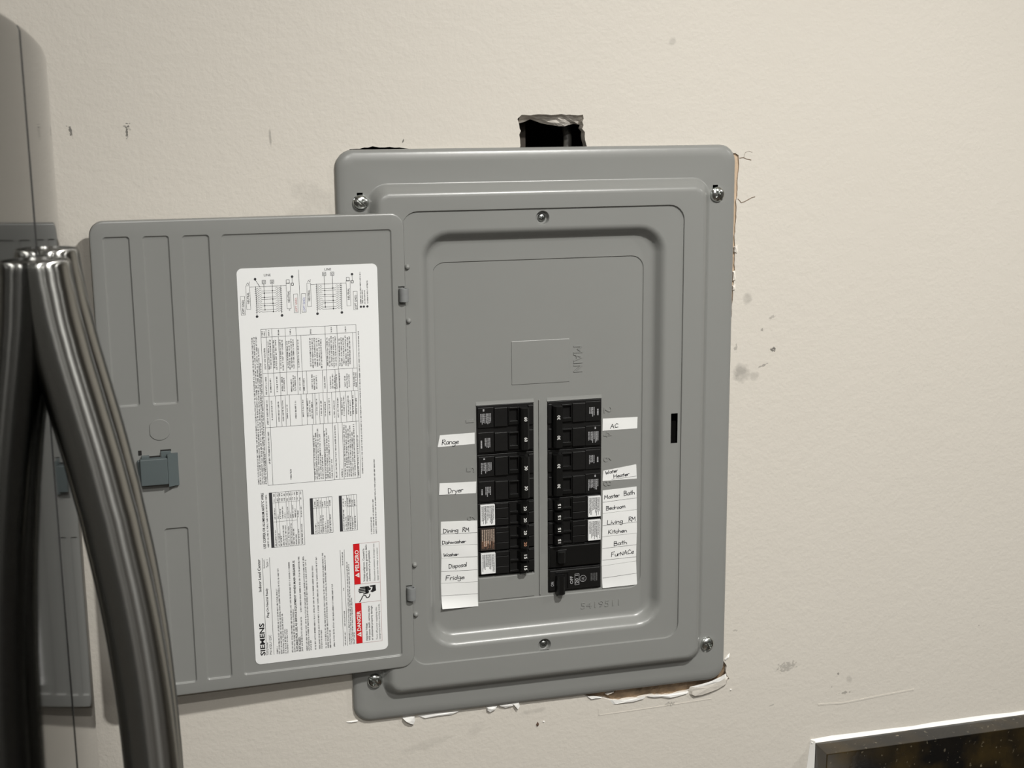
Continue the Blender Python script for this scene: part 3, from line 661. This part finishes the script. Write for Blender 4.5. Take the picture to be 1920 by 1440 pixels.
# ================================================================== CIRCUIT BREAKERS
LX, RX = -.0700, .0610
def breaker(side, ztop, poles, kind, rating, label, group=None):
    """kind: 'double' (two handles tied), 'tandem', 'single', 'blank'"""
    sg = 1 if side == 'L' else -1; x0 = LX if side == 'L' else RX; H = .0254*poles; Wd = .0588 if side == 'L' else .0572
    root = empty('circuit_breaker', (x0, 0, ztop-H)); tag(root, label, 'circuit breaker', group)
    X = lambda u: sg*u*.001
    Z = lambda v_: H-v_*.001
    def B(b_, u0, u1, v0, v1, y0, y1, r=0):
        (b_.bbox if r else b_.box)(*(((X(u0), y0*.001, Z(v0)), (X(u1), y1*.001, Z(v1))) + ((r,) if r else ())))
    W_ = Wd*1000; Hm = H*1000
    b_ = MB(); B(b_, 0, W_, .5, Hm-.5, 8, -2.5, .0004); 
    if kind == 'blank':
        B(b_, 1, W_-1, 1.2, Hm-1.2, 0, -4.2, .0012); b_.build('body', BLACKS, root)
    else: b_.build('body', BLACK, root)
    du, dv = ((0, 0, -1), (1, 0, 0)) if side == 'L' else ((0, 0, 1), (-1, 0, 0))
    def num(body, u, v_, y, size, parent, m=WHITEP, ln=None):
        b2 = MB(); ln = ln or size*1.45
        zc = Z(v_)+(ln/2000 if side == 'L' else -ln/2000); xb = X(u)-(size/2000 if side == 'L' else -size/2000)
        put_text(b2, body, (xb, y*.001, zc), du, dv, ln*.001, size*.001, .01); return b2.build('rating_number', m, parent, recalc=False)
    def greek(u0, u1, v0, v1, rows, y, m, name='sticker_print', parent=None, hh=None):
        b2 = MB(); n = rows; pitch = (u1-u0)/n; h = hh or pitch*.55
        for i in range(n):
            u = u0+pitch*(i+.3); v_ = v0; end = v1-random.random()*(v1-v0)*.35
            while v_ < end:
                ln = random.uniform(.35, 1.6)
                q = [b2.v(X(a), y*.001, Z(c)) for a, c in ((u, v_), (u+h, v_), (u+h, min(end, v_+ln)), (u, min(end, v_+ln)))]; b2.f(q); v_ += ln+random.uniform(.15, .4)
        return b2.build(name, m, parent or root, recalc=False)
    n_in = 2 if kind in ('double',) else (2 if kind == 'tandem' else 1)
    pitch = Hm/n_in
    if kind == 'double':
        for k in range(2):
            v0 = k*25.4
            b_ = MB(); B(b_, 17.8, 31.5, v0+3.2, v0+22.6, 0, -5.2, .0005); B(b_, 1.2, 17.4, v0+2.5, v0+23.2, 0, -4.0, .0004); b_.build('housing', BLACK, root)
            b_ = MB()
            for q in ((32.0, 33.2, 3.5, 21.5), (41.8, 43.0, 3.5, 21.5)): B(b_, q[0], q[1], v0+q[2], v0+q[3], 0, -5.6, .0003)
            B(b_, 33.2, 41.8, v0+3.5, v0+5.2, 0, -5.6, .0003); B(b_, 33.2, 41.8, v0+17.5, v0+21.5, 0, -5.4, .0003); b_.build('handle_well', BLACKS, root)
            b_ = MB(); B(b_, 53.2, W_-.4, v0+2.5, v0+22.8, 0, -4.6, .0005); b_.build('terminal_block', BLACK, root)
            # handle
            b_ = MB(); pr = [(43.0, -2.5), (44.0, -11.0), (46.0, -12.2), (50.6, -12.2), (52.6, -9.5), (53.0, -2.5)]
            b_.loft([[(X(u), y*.001, Z(v0+v_)) for u, y in pr] for v_ in ((4.2, 25.4) if k == 0 else (25.4-25.4, 21.2))], True, True)
            tg = b_.build('handle', BLACKS, root, 30); num(rating, 48.3, v0+(12.7+2.5 if k == 0 else 12.7-2), -12.35, 3.0, tg)
            # printed sticker
            if (k == 0) == (side == 'L'):
                greek(3.2, 14.6, v0+8.6, v0+20.5, 8, -4.1, SILVERP); greek(3.6, 12, v0+4.0, v0+6.6, 1, -4.1, SILVERP, hh=1.6)
            else:
                greek(7.4, 13.6, v0+8.4, v0+18.6, 4, -4.1, SILVERP); greek(3.0, 4.8, v0+10.6, v0+19, 1, -4.1, SILVERP, hh=1.5)
    elif kind == 'tandem':
        b_ = MB(); B(b_, 17.6, 31.5, .9, 5.6, 0, -4.8, .0004); B(b_, 17.6, 31.5, 5.9, 16.4, 0, -5.2, .0004); B(b_, 17.6, 31.5, 16.8, 24.4, 0, -5.0, .0004); b_.build('housing', BLACK, root)
        b_ = MB(); B(b_, 32, 33, 1.5, 24, 0, -5.2, .0003); B(b_, 32.2, 44, 10.4, 12.8, 0, -5.0, .0003); B(b_, 32.2, 44, 22, 24.4, 0, -5.0, .0003); b_.build('handle_well', BLACKS, root)
        b_ = MB(); B(b_, 52.6, W_-.4, 1.4, 12, 0, -4.4, .0004); B(b_, 52.6, W_-.4, 12.8, 24, 0, -4.4, .0004); b_.build('terminal_block', BLACK, root)
        for k in range(2):
            v0 = 1.6+12.2*k; b_ = MB(); pr = [(40.5, -2.5), (43.0, -9.5), (45.0, -10.8), (49.8, -10.6), (51.6, -8), (52.0, -2.5)]
            b_.loft([[(X(u), y*.001, Z(v_)) for u, y in pr] for v_ in (v0+.8, v0+9.8)], True, True); tg = b_.build('handle', BLACKS, root, 30)
            num(rating, 47.4, v0+5.3, -10.95, 3.0, tg, ORANGEP if rating == '20 ' and k else WHITEP)
        if rating != '20 ':
            b_ = MB(); uo = (2.2, 17.0) if side == 'L' else (1.2, 14.6); B(b_, uo[0], uo[1], 1.6, 23.2, -2, -5.4); st = b_.build('sticker', STICK, root)
            greek(uo[0]+.8, uo[1]-.8, 2.6, 22.4, 11, -5.5, INKG); b2 = MB()
        else:
            b_ = MB(); B(b_, 2.0, 17.0, 1.0, 23.8, -2, -5.3); b_.build('sticker', mat('dark_brown_sticker', (.03, .022, .018), .5), root)
            greek(2.6, 16.4, 1.8, 20, 7, -5.45, mat('pale_print', (.46, .36, .29), .5)); greek(2.6, 16.4, 14, 23, 8, -5.46, ORANGEP, hh=.35)
    elif kind == 'single':
        b_ = MB(); B(b_, 1, W_-1, 1.4, 24, 0, -4.6, .0012); b_.build('housing', BLACK, root)
        b_ = MB(); B(b_, 36, 50, 3.4, 5.0, -3, -5.6, .0003); B(b_, 36, 37.2, 5, 21, -3, -5.6, .0003); b_.build('handle_well', BLACKS, root)
        b_ = MB(); pr = [(40.0, -3), (41.5, -11.0), (43.5, -12.5), (47.5, -12.2), (49.5, -9), (50, -3)]
        b_.loft([[(X(u), y*.001, Z(v_)) for u, y in pr] for v_ in (6.5, 26.0)], True, True); tg = b_.build('handle', BLACKS, root, 30)
        num('OFF', 32.6, 13.5, -4.8, 3.2, root, SILVERP, 8.4); num('20 1', 26.8, 13.2, -4.8, 3.2, root, SILVERP, 9.4); num('ON', 53.4, 16, -4.8, 3.0, root, SILVERP, 5)
        b2 = MB(); n = 36; cu, cv = 20.2, 13.0
        for r_o, r_i in ((3.6, 3.2),):
            A = [b2.v(X(cu+r_o*math.cos(2*math.pi*k/n)), -.0048, Z(cv+r_o*math.sin(2*math.pi*k/n))) for k in range(n)]; Bv = [b2.v(X(cu+r_i*math.cos(2*math.pi*k/n)), -.0048, Z(cv+r_i*math.sin(2*math.pi*k/n))) for k in range(n)]
            for k in range(n): b2.f([A[k], A[(k+1) % n], Bv[(k+1) % n], Bv[k]])
        put_text(b2, 'UL', (X(cu-1.4 if side == 'L' else cu-1.4), -.0048, Z(cv+1.8)), du, dv, .0036, .0028)
        fr = [(24.4, 7.2), (29.0, 7.2), (29.0, 19.2), (24.4, 19.2)]
        for (a, c), (d_, e_) in zip(fr, fr[1:]+fr[:1]):
            hw = .18
            b2.f([b2.v(X(p), -.0048, Z(q)) for p, q in ((min(a, d_)-hw, min(c, e_)-hw), (max(a, d_)+hw, min(c, e_)-hw), (max(a, d_)+hw, max(c, e_)+hw), (min(a, d_)-hw, max(c, e_)+hw))])
        b2.build('moulded_marking', SILVERP, root, recalc=False)
        greek(4, 12, 8, 20, 4, -4.75, mat('dim_print', (.10, .10, .10), .5))
    else:   # smooth black single pole
        b_ = MB(); B(b_, 37, 48, 5, 20, -3, -5.0, .001); b_.build('handle_well', BLACKS, root)
        b_ = MB(); pr = [(39, -4), (40.5, -9.5), (42.5, -11), (46.5, -10.6), (48.2, -8), (48.8, -4)]
        b_.loft([[(X(u), y*.001, Z(v_)) for u, y in pr] for v_ in (6.5, 18)], True, True); b_.build('handle', BLACKS, root, 30)
    return root
G_ = 'circuit breakers in the panel'
breaker('L', 1.4245, 2, 'double', '60', 'black two-pole breaker at the top of the left column beside the Range label', G_)
breaker('L', 1.3740, 2, 'double', '30', 'black two-pole breaker beside the Dryer label, second down in the left column', G_)
breaker('L', 1.3232, 1, 'tandem', '20', 'tandem breaker with a white sticker beside the Dining RM label', G_)
breaker('L', 1.2976, 1, 'tandem', '20 ', 'tandem breaker with a dark brown printed sticker beside the Dishwasher label', G_)
breaker('L', 1.2720, 1, 'tandem', '15', 'tandem breaker with a white sticker at the bottom of the left column', G_)
breaker('R', 1.4240, 2, 'double', '30', 'black two-pole breaker at the top of the right column beside the AC label', G_)
breaker('R', 1.3735, 2, 'double', '30', 'black two-pole breaker beside the Water Heater label, second down in the right column', G_)
breaker('R', 1.3230, 1, 'tandem', '15', 'tandem breaker with a white sticker beside the Bedroom label', G_)
breaker('R', 1.2976, 1, 'tandem', '15', 'tandem breaker with a white sticker beside the Kitchen label', G_)
breaker('R', 1.2722, 1, 'blank', '', 'plain glossy black breaker without a sticker, second from the bottom on the right', G_)
breaker('R', 1.2466, 1, 'single', '20', 'black single-pole breaker with moulded ON and OFF lettering, lowest on the right', G_)

# ================================================================== HAND-WRITTEN CIRCUIT LABELS
GL = {'R': (.55, [[(0,0),(.02,1)],[(0,.95),(.35,1),(.45,.75),(.05,.5)],[(.12,.5),(.5,0)]]), 'a': (.48, [[(.38,.48),(.15,.55),(0,.25),(.14,0),(.36,.2),(.38,.5),(.42,0)]]),
 'n': (.46, [[(0,.5),(.02,0)],[(0,.35),(.2,.5),(.34,.4),(.38,0)]]), 'g': (.48, [[(.38,.48),(.1,.52),(0,.25),(.15,.05),(.36,.2),(.38,.5),(.38,-.3),(.22,-.42),(.02,-.3)]]),
 'e': (.46, [[(0,.27),(.38,.3),(.3,.52),(.08,.45),(0,.2),(.15,0),(.4,.08)]]), 'r': (.38, [[(0,.5),(.02,0)],[(0,.3),(.15,.5),(.32,.48)]]), 'y': (.46, [[(0,.5),(.18,.1)],[(.38,.5),(.1,-.35)]]),
 'D': (.62, [[(.04,0),(0,1)],[(0,1),(.4,.85),(.5,.5),(.35,.1),(.04,0)]]), 'i': (.18, [[(.05,.5),(.05,0)],[(.05,.7),(.07,.78)]]), 'M': (.74, [[(0,0),(.05,.9),(.3,.35),(.55,.9),(.62,0)]]),
 's': (.42, [[(.34,.5),(.1,.52),(.05,.35),(.3,.2),(.28,.03),(0,0)]]), 'h': (.48, [[(.02,.95),(0,0)],[(0,.3),(.2,.5),(.36,.35),(.38,0)]]), 'w': (.62, [[(0,.5),(.12,0),(.25,.4),(.38,0),(.52,.5)]]),
 'o': (.46, [[(.18,.5),(.02,.35),(.04,.08),(.22,0),(.36,.15),(.36,.4),(.18,.5)]]), 'd': (.48, [[(.38,.95),(.36,0)],[(.36,.4),(.12,.5),(0,.25),(.12,0),(.36,.15)]]), 'p': (.46, [[(0,.5),(.02,-.38)],[(0,.45),(.25,.52),(.36,.3),(.25,.05),(0,.05)]]),
 'l': (.18, [[(.06,.98),(.04,0)]]), 'F': (.58, [[(0,0),(.02,1)],[(.0,1),(.5,1)],[(.02,.55),(.36,.55)]]), 'A': (.62, [[(0,0),(.25,1),(.52,0)],[(.1,.38),(.42,.38)]]), 'C': (.6, [[(.5,.82),(.25,1),(.02,.6),(.1,.1),(.5,.12)]]),
 'W': (.76, [[(0,1),(.15,0),(.32,.7),(.48,0),(.66,1)]]), 't': (.36, [[(.15,.88),(.15,0)],[(-.02,.55),(.34,.6)]]), 'H': (.6, [[(0,1),(.02,0)],[(.48,1),(.46,0)],[(.02,.5),(.46,.52)]]),
 'B': (.56, [[(.02,0),(0,1)],[(0,1),(.36,.92),(.36,.62),(.03,.53)],[(.03,.53),(.44,.45),(.44,.08),(.02,0)]]), 'L': (.5, [[(.02,1),(0,0),(.45,.02)]]), 'K': (.56, [[(.02,1),(0,0)],[(.45,1),(.03,.48),(.48,0)]]),
 'v': (.44, [[(0,.5),(.17,0),(.36,.5)]]), 'c': (.42, [[(.36,.45),(.14,.52),(0,.25),(.12,.0),(.36,.06)]]), 'u': (.46, [[(0,.5),(.05,.05),(.22,0),(.36,.2),(.37,.5),(.4,0)]]), 'N': (.62, [[(0,0),(.02,.75),(.45,.02),(.48,.78)]]),
 'm': (.62, [[(0,.5),(.02,0)],[(0,.35),(.13,.5),(.24,.38),(.25,0)],[(.25,.35),(.4,.5),(.5,.38),(.52,0)]]), 'E': (.5, [[(.42,.98),(.02,.96),(0,0),(.44,.02)],[(.02,.5),(.34,.52)]]), ' ': (.55, [])}
def paper(corners, words, rules, label, curl=0., y=-.0017):
    """corners TL TR BR BL (x, z) in mm; words: (text, x0, z0, x1, z1 of the baseline, cap height); rules: pairs"""
    c = [Vector((x*.001, 0, z*.001)) for x, z in corners]; org = c[3]
    root = empty('circuit_label', (org.x, 0, org.z)); tag(root, label, 'paper label', 'hand-written circuit labels')
    nx, nz = 10, 5
    def P(s, t):
        p = (c[3]*(1-s)+c[2]*s)*(1-t)+(c[0]*(1-s)+c[1]*s)*t
        p.y = y-.00018-curl*max(0, .45-t)**2*(1.6-s)*.03-.00022*math.sin(3*s+2*t+org.z*900)
        return p
    b_ = MB(); g = [[P(i/nx, j/nz)-org for i in range(nx+1)] for j in range(nz+1)]
    b_.loft(g, closed=False)
    edge = [g[0][i] for i in range(nx+1)]+[g[j][nx] for j in range(1, nz+1)]+[g[nz][i] for i in range(nx-1, -1, -1)]+[g[j][0] for j in range(nz-1, 0, -1)]
    b_.loft([edge, [(p[0], y+.0002, p[2]) for p in edge]]); b_.build('paper_strip', PAPER, root, 60, weld=True)
    ty = -.00055-.0001
    def rib(b2, p, q, wd):
        d = (Vector(q)-Vector(p)); L_ = math.hypot(d.x, d.z) or 1e-6; e = wd*.3; ux, uz = d.x/L_, d.z/L_; n0, n1 = -uz*wd/2, ux*wd/2
        b2.f([b2.v(*w_) for w_ in ((p[0]-ux*e+n0, p[1], p[2]-uz*e+n1), (q[0]+ux*e+n0, q[1], q[2]+uz*e+n1), (q[0]+ux*e-n0, q[1], q[2]+uz*e-n1), (p[0]-ux*e-n0, p[1], p[2]-uz*e-n1))])
    def onp(x, z):
        # paper surface height at x, z (mm)
        s = (x-corners[3][0])/(corners[2][0]-corners[3][0]); zb = corners[3][1]*(1-s)+corners[2][1]*s; zt = corners[0][1]*(1-s)+corners[1][1]*s; t = (z-zb)/(zt-zb)
        s = min(1, max(0, s)); t = min(1, max(0, t))
        return Vector((x*.001, P(s, t).y-.0002, z*.001))-org
    if rules:
        b2 = MB()
        for x0, z0, x1, z1 in rules:
            n = 10; pts = [onp(x0+(x1-x0)*k/n, z0+(z1-z0)*k/n) for k in range(n+1)]
            for a, d in zip(pts, pts[1:]): rib(b2, a, d, .00026)
        b2.build('printed_rule', INKG, root, recalc=False)
    for text, x0, z0, x1, z1, cap in words:
        adv = sum(GL[ch][0] for ch in text); L_ = math.hypot(x1-x0, z1-z0); k = L_/adv; ux, uz = (x1-x0)/L_, (z1-z0)/L_
        b2 = MB(); cur = 0
        for ch in text:
            a, st = GL[ch]; rot = random.uniform(-.06, .06); dz = random.uniform(-.04, .04)
            for pl_ in st:
                pts = []
                for px, pz in pl_:
                    px2 = (cur+px+pz*.06)*k+random.uniform(-.04, .04); pz2 = (pz+dz+px*rot)*cap+random.uniform(-.05, .05)
                    pts.append(onp(x0+ux*px2-uz*pz2, z0+uz*px2+ux*pz2))
                for p, q in zip(pts, pts[1:]): rib(b2, p, q, .00058)
            cur += a
        b2.build('handwriting', PEN, root, recalc=False)
paper([(-107.4,1396.4),(-72.0,1396.7),(-71.9,1385.2),(-110.0,1384.4)], [('Range', -105.4, 1386.6, -88.1, 1386.7, 5.2)], [], 'white paper strip hand-lettered Range')
paper([(-108.7,1347.1),(-71.0,1346.0),(-71.4,1334.0),(-109.5,1335.2)], [('Dryer', -100.4, 1336.2, -84.5, 1336.6, 5.0)], [], 'white paper strip hand-lettered Dryer')
paper([(-108.2,1307.1),(-70.8,1305.2),(-70.9,1280.2),(-108.7,1282.0)], [('Dining', -106.0, 1295.0, -90.3, 1295.2, 4.4), ('RM', -85.9, 1294.6, -79.0, 1294.8, 4.6), ('Dishwasher', -107.4, 1283.2, -82.5, 1282.9, 3.6)], [(-108.5, 1294.1, -70.9, 1292.7)], 'white paper label hand-lettered Dining RM and Dishwasher')
paper([(-108.9,1281.6),(-70.9,1279.8),(-70.9,1267.2),(-108.2,1268.7)], [('Washer', -106.2, 1270.2, -90.5, 1270.0, 3.4)], [], 'white paper strip hand-lettered Washer')
paper([(-108.5,1268.3),(-70.9,1266.6),(-71.1,1240.4),(-109.4,1242.1)], [('Disposal', -101.0, 1257.2, -82.0, 1257.8, 4.4), ('Fridge', -104.4, 1245.0, -84.7, 1244.6, 4.8)], [(-108.8, 1254.8, -71, 1253.0)], 'white paper label hand-lettered Disposal and Fridge')
paper([(-109.4,1241.8),(-71.1,1240.0),(-71.3,1214.3),(-109.2,1216.0)], [], [(-109.5, 1228.8, -71.1, 1227.3)], 'blank white paper label curling at the foot of the left column', curl=.45)
paper([(62.7,1402.2),(100.6,1401.6),(100.3,1389.6),(62.6,1389.5)], [('AC', 71.0, 1391.6, 80.0, 1392, 4.4)], [], 'white paper strip hand-lettered AC')
paper([(63.7,1347.1),(99.5,1351.2),(100.4,1335.9),(62.8,1336.2)], [('Water', 66.2, 1342.6, 79.8, 1345.0, 3.6), ('Heater', 75.0, 1338.4, 92.4, 1340.0, 3.8)], [(72.6, 1337.1, 99.8, 1338.7)], 'white paper strip hand-lettered Water Heater, set askew')
paper([(63.1,1326.1),(100.1,1327.3),(100.7,1302.5),(63.2,1301.4)], [('Master', 65.0, 1316.6, 81.8, 1317.6, 4.4), ('Bath', 86.4, 1318.4, 98.4, 1319.2, 5.0), ('Bedroom', 67.0, 1304.4, 88.3, 1305.4, 4.4)], [(63.2, 1313.3, 100.2, 1315.2)], 'white paper label hand-lettered Master Bath and Bedroom')
paper([(63.2,1301.0),(100.7,1302.1),(100.9,1277.0),(62.9,1276.0)], [('Living', 68.2, 1289.0, 85.6, 1289.6, 4.6), ('RM', 91.8, 1290.2, 99.7, 1290.6, 5.0), ('Kitchen', 69.4, 1278.6, 90.0, 1279.0, 4.4)], [(63.2, 1288.1, 100.8, 1289.1)], 'white paper label hand-lettered Living RM and Kitchen')
paper([(62.9,1275.6),(100.8,1276.6),(100.5,1246.2),(62.3,1244.3)], [('Bath', 75.6, 1265.0, 90.5, 1265.8, 4.6), ('FurNACe', 73.0, 1253.2, 98.2, 1254.8, 4.8)], [(63, 1263.3, 100.6, 1264.1), (63, 1250.6, 100.5, 1250.7)], 'white paper label hand-lettered Bath and Furnace')
paper([(62.6,1243.9),(100.5,1245.8),(101.5,1220.2),(63.1,1220.0)], [], [(63.4, 1230.8, 100.9, 1232.8)], 'blank white paper label at the foot of the right column', curl=.12)

# ================================================================== REFRIGERATOR (contoured doors, side-on to the panel wall)
YG, XG, BC = -.6286, -.4145, .142
fridge = empty('refrigerator', (-.80, YG, 0)); tag(fridge, 'stainless steel French-door refrigerator with bowed tubular handles', 'refrigerator')
FO = Vector((-.80, YG, 0))
def fb(mb_, name, m, smooth=None, parent=fridge):
    bmesh.ops.translate(mb_.bm, verts=mb_.bm.verts[:], vec=-FO); return mb_.build(name, m, parent, smooth)
def front(s): return XG-BC*s*s
FT = 1.7445
def fdoor(s0, s1, z0, z1, name='door'):
    sec = []      # plan section: front contour with rounded vertical edges, then the back
    n = 40; r = .0028; lo_, hi_ = min(s0, s1), max(s0, s1)
    for k in range(7):
        a = R(90*k/6); sec.append((lo_+r-r*math.cos(a), front(lo_+r)-r+r*math.sin(a)))
    for k in range(1, n):
        s = lo_+r+(hi_-lo_-2*r)*k/n; sec.append((s, front(s)))
    for k in range(7):
        a = R(90*(1-k/6)); sec.append((hi_-r+r*math.cos(a), front(hi_-r)-r+r*math.sin(a)))
    sec += [(hi_, -.535), (lo_, -.535)]
    b_ = MB(); loops = []
    cxs = sum(p[0] for p in sec)/len(sec)
    for z, d in ((z0, .004), (z0+.0015, .001), (z0+.004, 0), (z0+.008, 0), (z1-.008, 0), (z1-.004, 0), (z1-.0015, .001), (z1, .004)):
        loops.append([(x-d, YG+s-(d if s > (s0+s1)/2 else -d), z) for s, x in sec])
    b_.loft(loops, True, True); bmesh.ops.recalc_face_normals(b_.bm, faces=b_.bm.faces[:])
    for f_ in b_.bm.faces:
        if abs(f_.normal.y) > .15 and f_.calc_center_median().x > -.52: f_.material_index = 1
    return fb(b_, name, [STEEL, RUBBER], 30)
body = fb(MB().bbox((-.545, YG-.457, .03), (-1.24, YG+.457, 1.735), .004), 'cabinet', FRBODY, 40)
dn_ = fdoor(-.4565, -.0019, .735, FT); df_ = fdoor(.0019, .4565, .735, FT); dr_ = fdoor(-.4565, .4565, .085, .725, 'freezer_drawer')
fb(MB().box((-.545, YG-.45, .74), (-.530, YG+.45, 1.73)), 'gasket', RUBBER)
fb(MB().bbox((-.56, YG-.44, .0), (-1.20, YG+.44, .07), .004), 'kick_plate', RUBBER, 40)
for s in (-.40, .40): fb(MB().bbox((-.50, YG+s-.035, 1.7345), (-.62, YG+s+.035, 1.758), .006), 'hinge_cover', FRBODY, 40)
def handle(s, parent):
    keys = [(1.6420, .0036), (1.6300, .0048), (1.6100, .0078), (1.5820, .0135), (1.5550, .0192), (1.5280, .0242), (1.4850, .0304), (1.4440, .0342), (1.3940, .0362), (1.3670, .0366)]
    keys = keys+[(2*1.367-z, o) for z, o in reversed(keys[:-1])]
    # resample smoothly
    pts = []
    for i in range(len(keys)-1):
        p0, p1, p2, p3 = keys[max(0, i-1)], keys[i], keys[i+1], keys[min(len(keys)-1, i+2)]
        for k in range(4):
            t = k/4; f_ = lambda a, b2, c, d: .5*((2*b2)+(-a+c)*t+(2*a-5*b2+4*c-d)*t*t+(-a+3*b2-3*c+d)*t*t*t)
            pts.append((p1[0]+(p2[0]-p1[0])*t, f_(p0[1], p1[1], p2[1], p3[1])))
    pts.append(keys[-1]); x0 = front(s); n = 40
    def ring(z, o, f_):
        return [(x0+o+.0128*f_*math.cos(2*math.pi*k/n), YG+s+.0150*f_*math.sin(2*math.pi*k/n), z) for k in range(n)]
    loops = [ring(pts[0][0]+.0002, pts[0][1], .80), ring(pts[0][0]+.0012, pts[0][1], .86), ring(pts[0][0]+.0012, pts[0][1], .93), ring(pts[0][0]+.0004, pts[0][1], .98), ring(pts[0][0]-.0012, pts[0][1], 1)]
    loops += [ring(z, o, 1) for z, o in pts[1:-1]]
    zl, ol = pts[-1]; loops += [ring(zl+.001, ol, 1), ring(zl, ol, .95), ring(zl, ol, .8)]
    b_ = MB(); b_.loft(loops, True, True); bmesh.ops.translate(b_.bm, verts=b_.bm.verts[:], vec=-FO)
    return b_.build('handle', HSTEEL, parent, 35)
handle(-.028, dn_); handle(.029, df_)
b_ = MB(); n = 20
b_.loft([[(front(s)+.045+.012*math.cos(2*math.pi*k/n), YG+s, .64+.012*math.sin(2*math.pi*k/n)) for k in range(n)] for s in [-.36+.036*i for i in range(21)]], True, True)
for s in (-.33, .33): b_.box((front(s)+.04, YG+s-.01, .632), (front(s)-.005, YG+s+.01, .648))
bmesh.ops.translate(b_.bm, verts=b_.bm.verts[:], vec=-FO); b_.build('handle', HSTEEL, dr_, 35)

# ================================================================== COUNTER WITH GRANITE BACKSPLASH
BS0, BS1, BT = .3150, 1.85, 1.0115
o = MB().bbox((BS0, -.0005, .9142), (BS1, -.0320, BT), .0012).build('backsplash', GRANITE, None, 40)
tag(o, 'dark brown-black granite backsplash strip at the foot of the wall', 'backsplash')
n = 8
b_ = MB(); prof = [(0, BT+.0036), (-.0006, BT+.0028), (-.0013, BT+.0014), (-.0024, BT+.0005), (-.0034, BT), (0, BT)]
b_.loft([[(x, y, z+(.0006*math.sin(x*40)+.0004*math.sin(x*97))*(1 if z > BT+.001 else 0)) for y, z in prof] for x in [BS0-.003+(BS1-BS0+.003)*k/60 for k in range(61)]], True, True, closed=True)
b_.build('caulk_bead', CAULK, o, 60)
b_ = MB(); b_.loft([[(BS0, 0, z), (BS0-.0035-.010*max(0, (BT-z))/.09, -.0002, z), (BS0-.0003, -.0060, z)] for z in (BT+.003, BT-.01, BT-.04, .9142)], True, True); b_.build('caulk_fillet', CAULK, o, 60)
ct = MB().bbox((BS0-.012, -.0005, .884), (BS1, -.640, .914), .004).build('countertop', GRANITE, None, 40); tag(ct, 'dark granite countertop below the backsplash', 'countertop')
cab = empty('base_cabinet', (1.08, -.3, 0)); tag(cab, 'dark wood base cabinet under the granite countertop', 'cabinet')
def cb(mb_, name, m, parent=cab):
    bmesh.ops.translate(mb_.bm, verts=mb_.bm.verts[:], vec=(-1.08, .3, 0)); return mb_.build(name, m, parent, 40)
cb(MB().box((BS0+.01, -.004, .09), (BS1, -.58, .8835)), 'carcass', CABW); cb(MB().box((BS0+.01, -.004, 0), (BS1, -.52, .09)), 'toe_kick', RUBBER)
for k in range(3):
    xa = BS0+.02+k*.505; d_ = cb(MB().bbox((xa, -.58, .11), (xa+.49, -.60, .69), .003), 'door', CABW); e_ = cb(MB().bbox((xa, -.58, .705), (xa+.49, -.60, .868), .003), 'drawer', CABW)
    cb(MB().cyl((xa+.245, -.625, .785), .006, .12, 'x', 12).box((xa+.20, -.6, .781), (xa+.208, -.622, .789)).box((xa+.282, -.6, .781), (xa+.29, -.622, .789)), 'handle', HSTEEL, e_)
    cb(MB().cyl((xa+.44, -.625, .60), .006, .12, 'z', 12).box((xa+.436, -.6, .560), (xa+.444, -.622, .568)).box((xa+.436, -.6, .632), (xa+.444, -.622, .640)), 'handle', HSTEEL, d_)
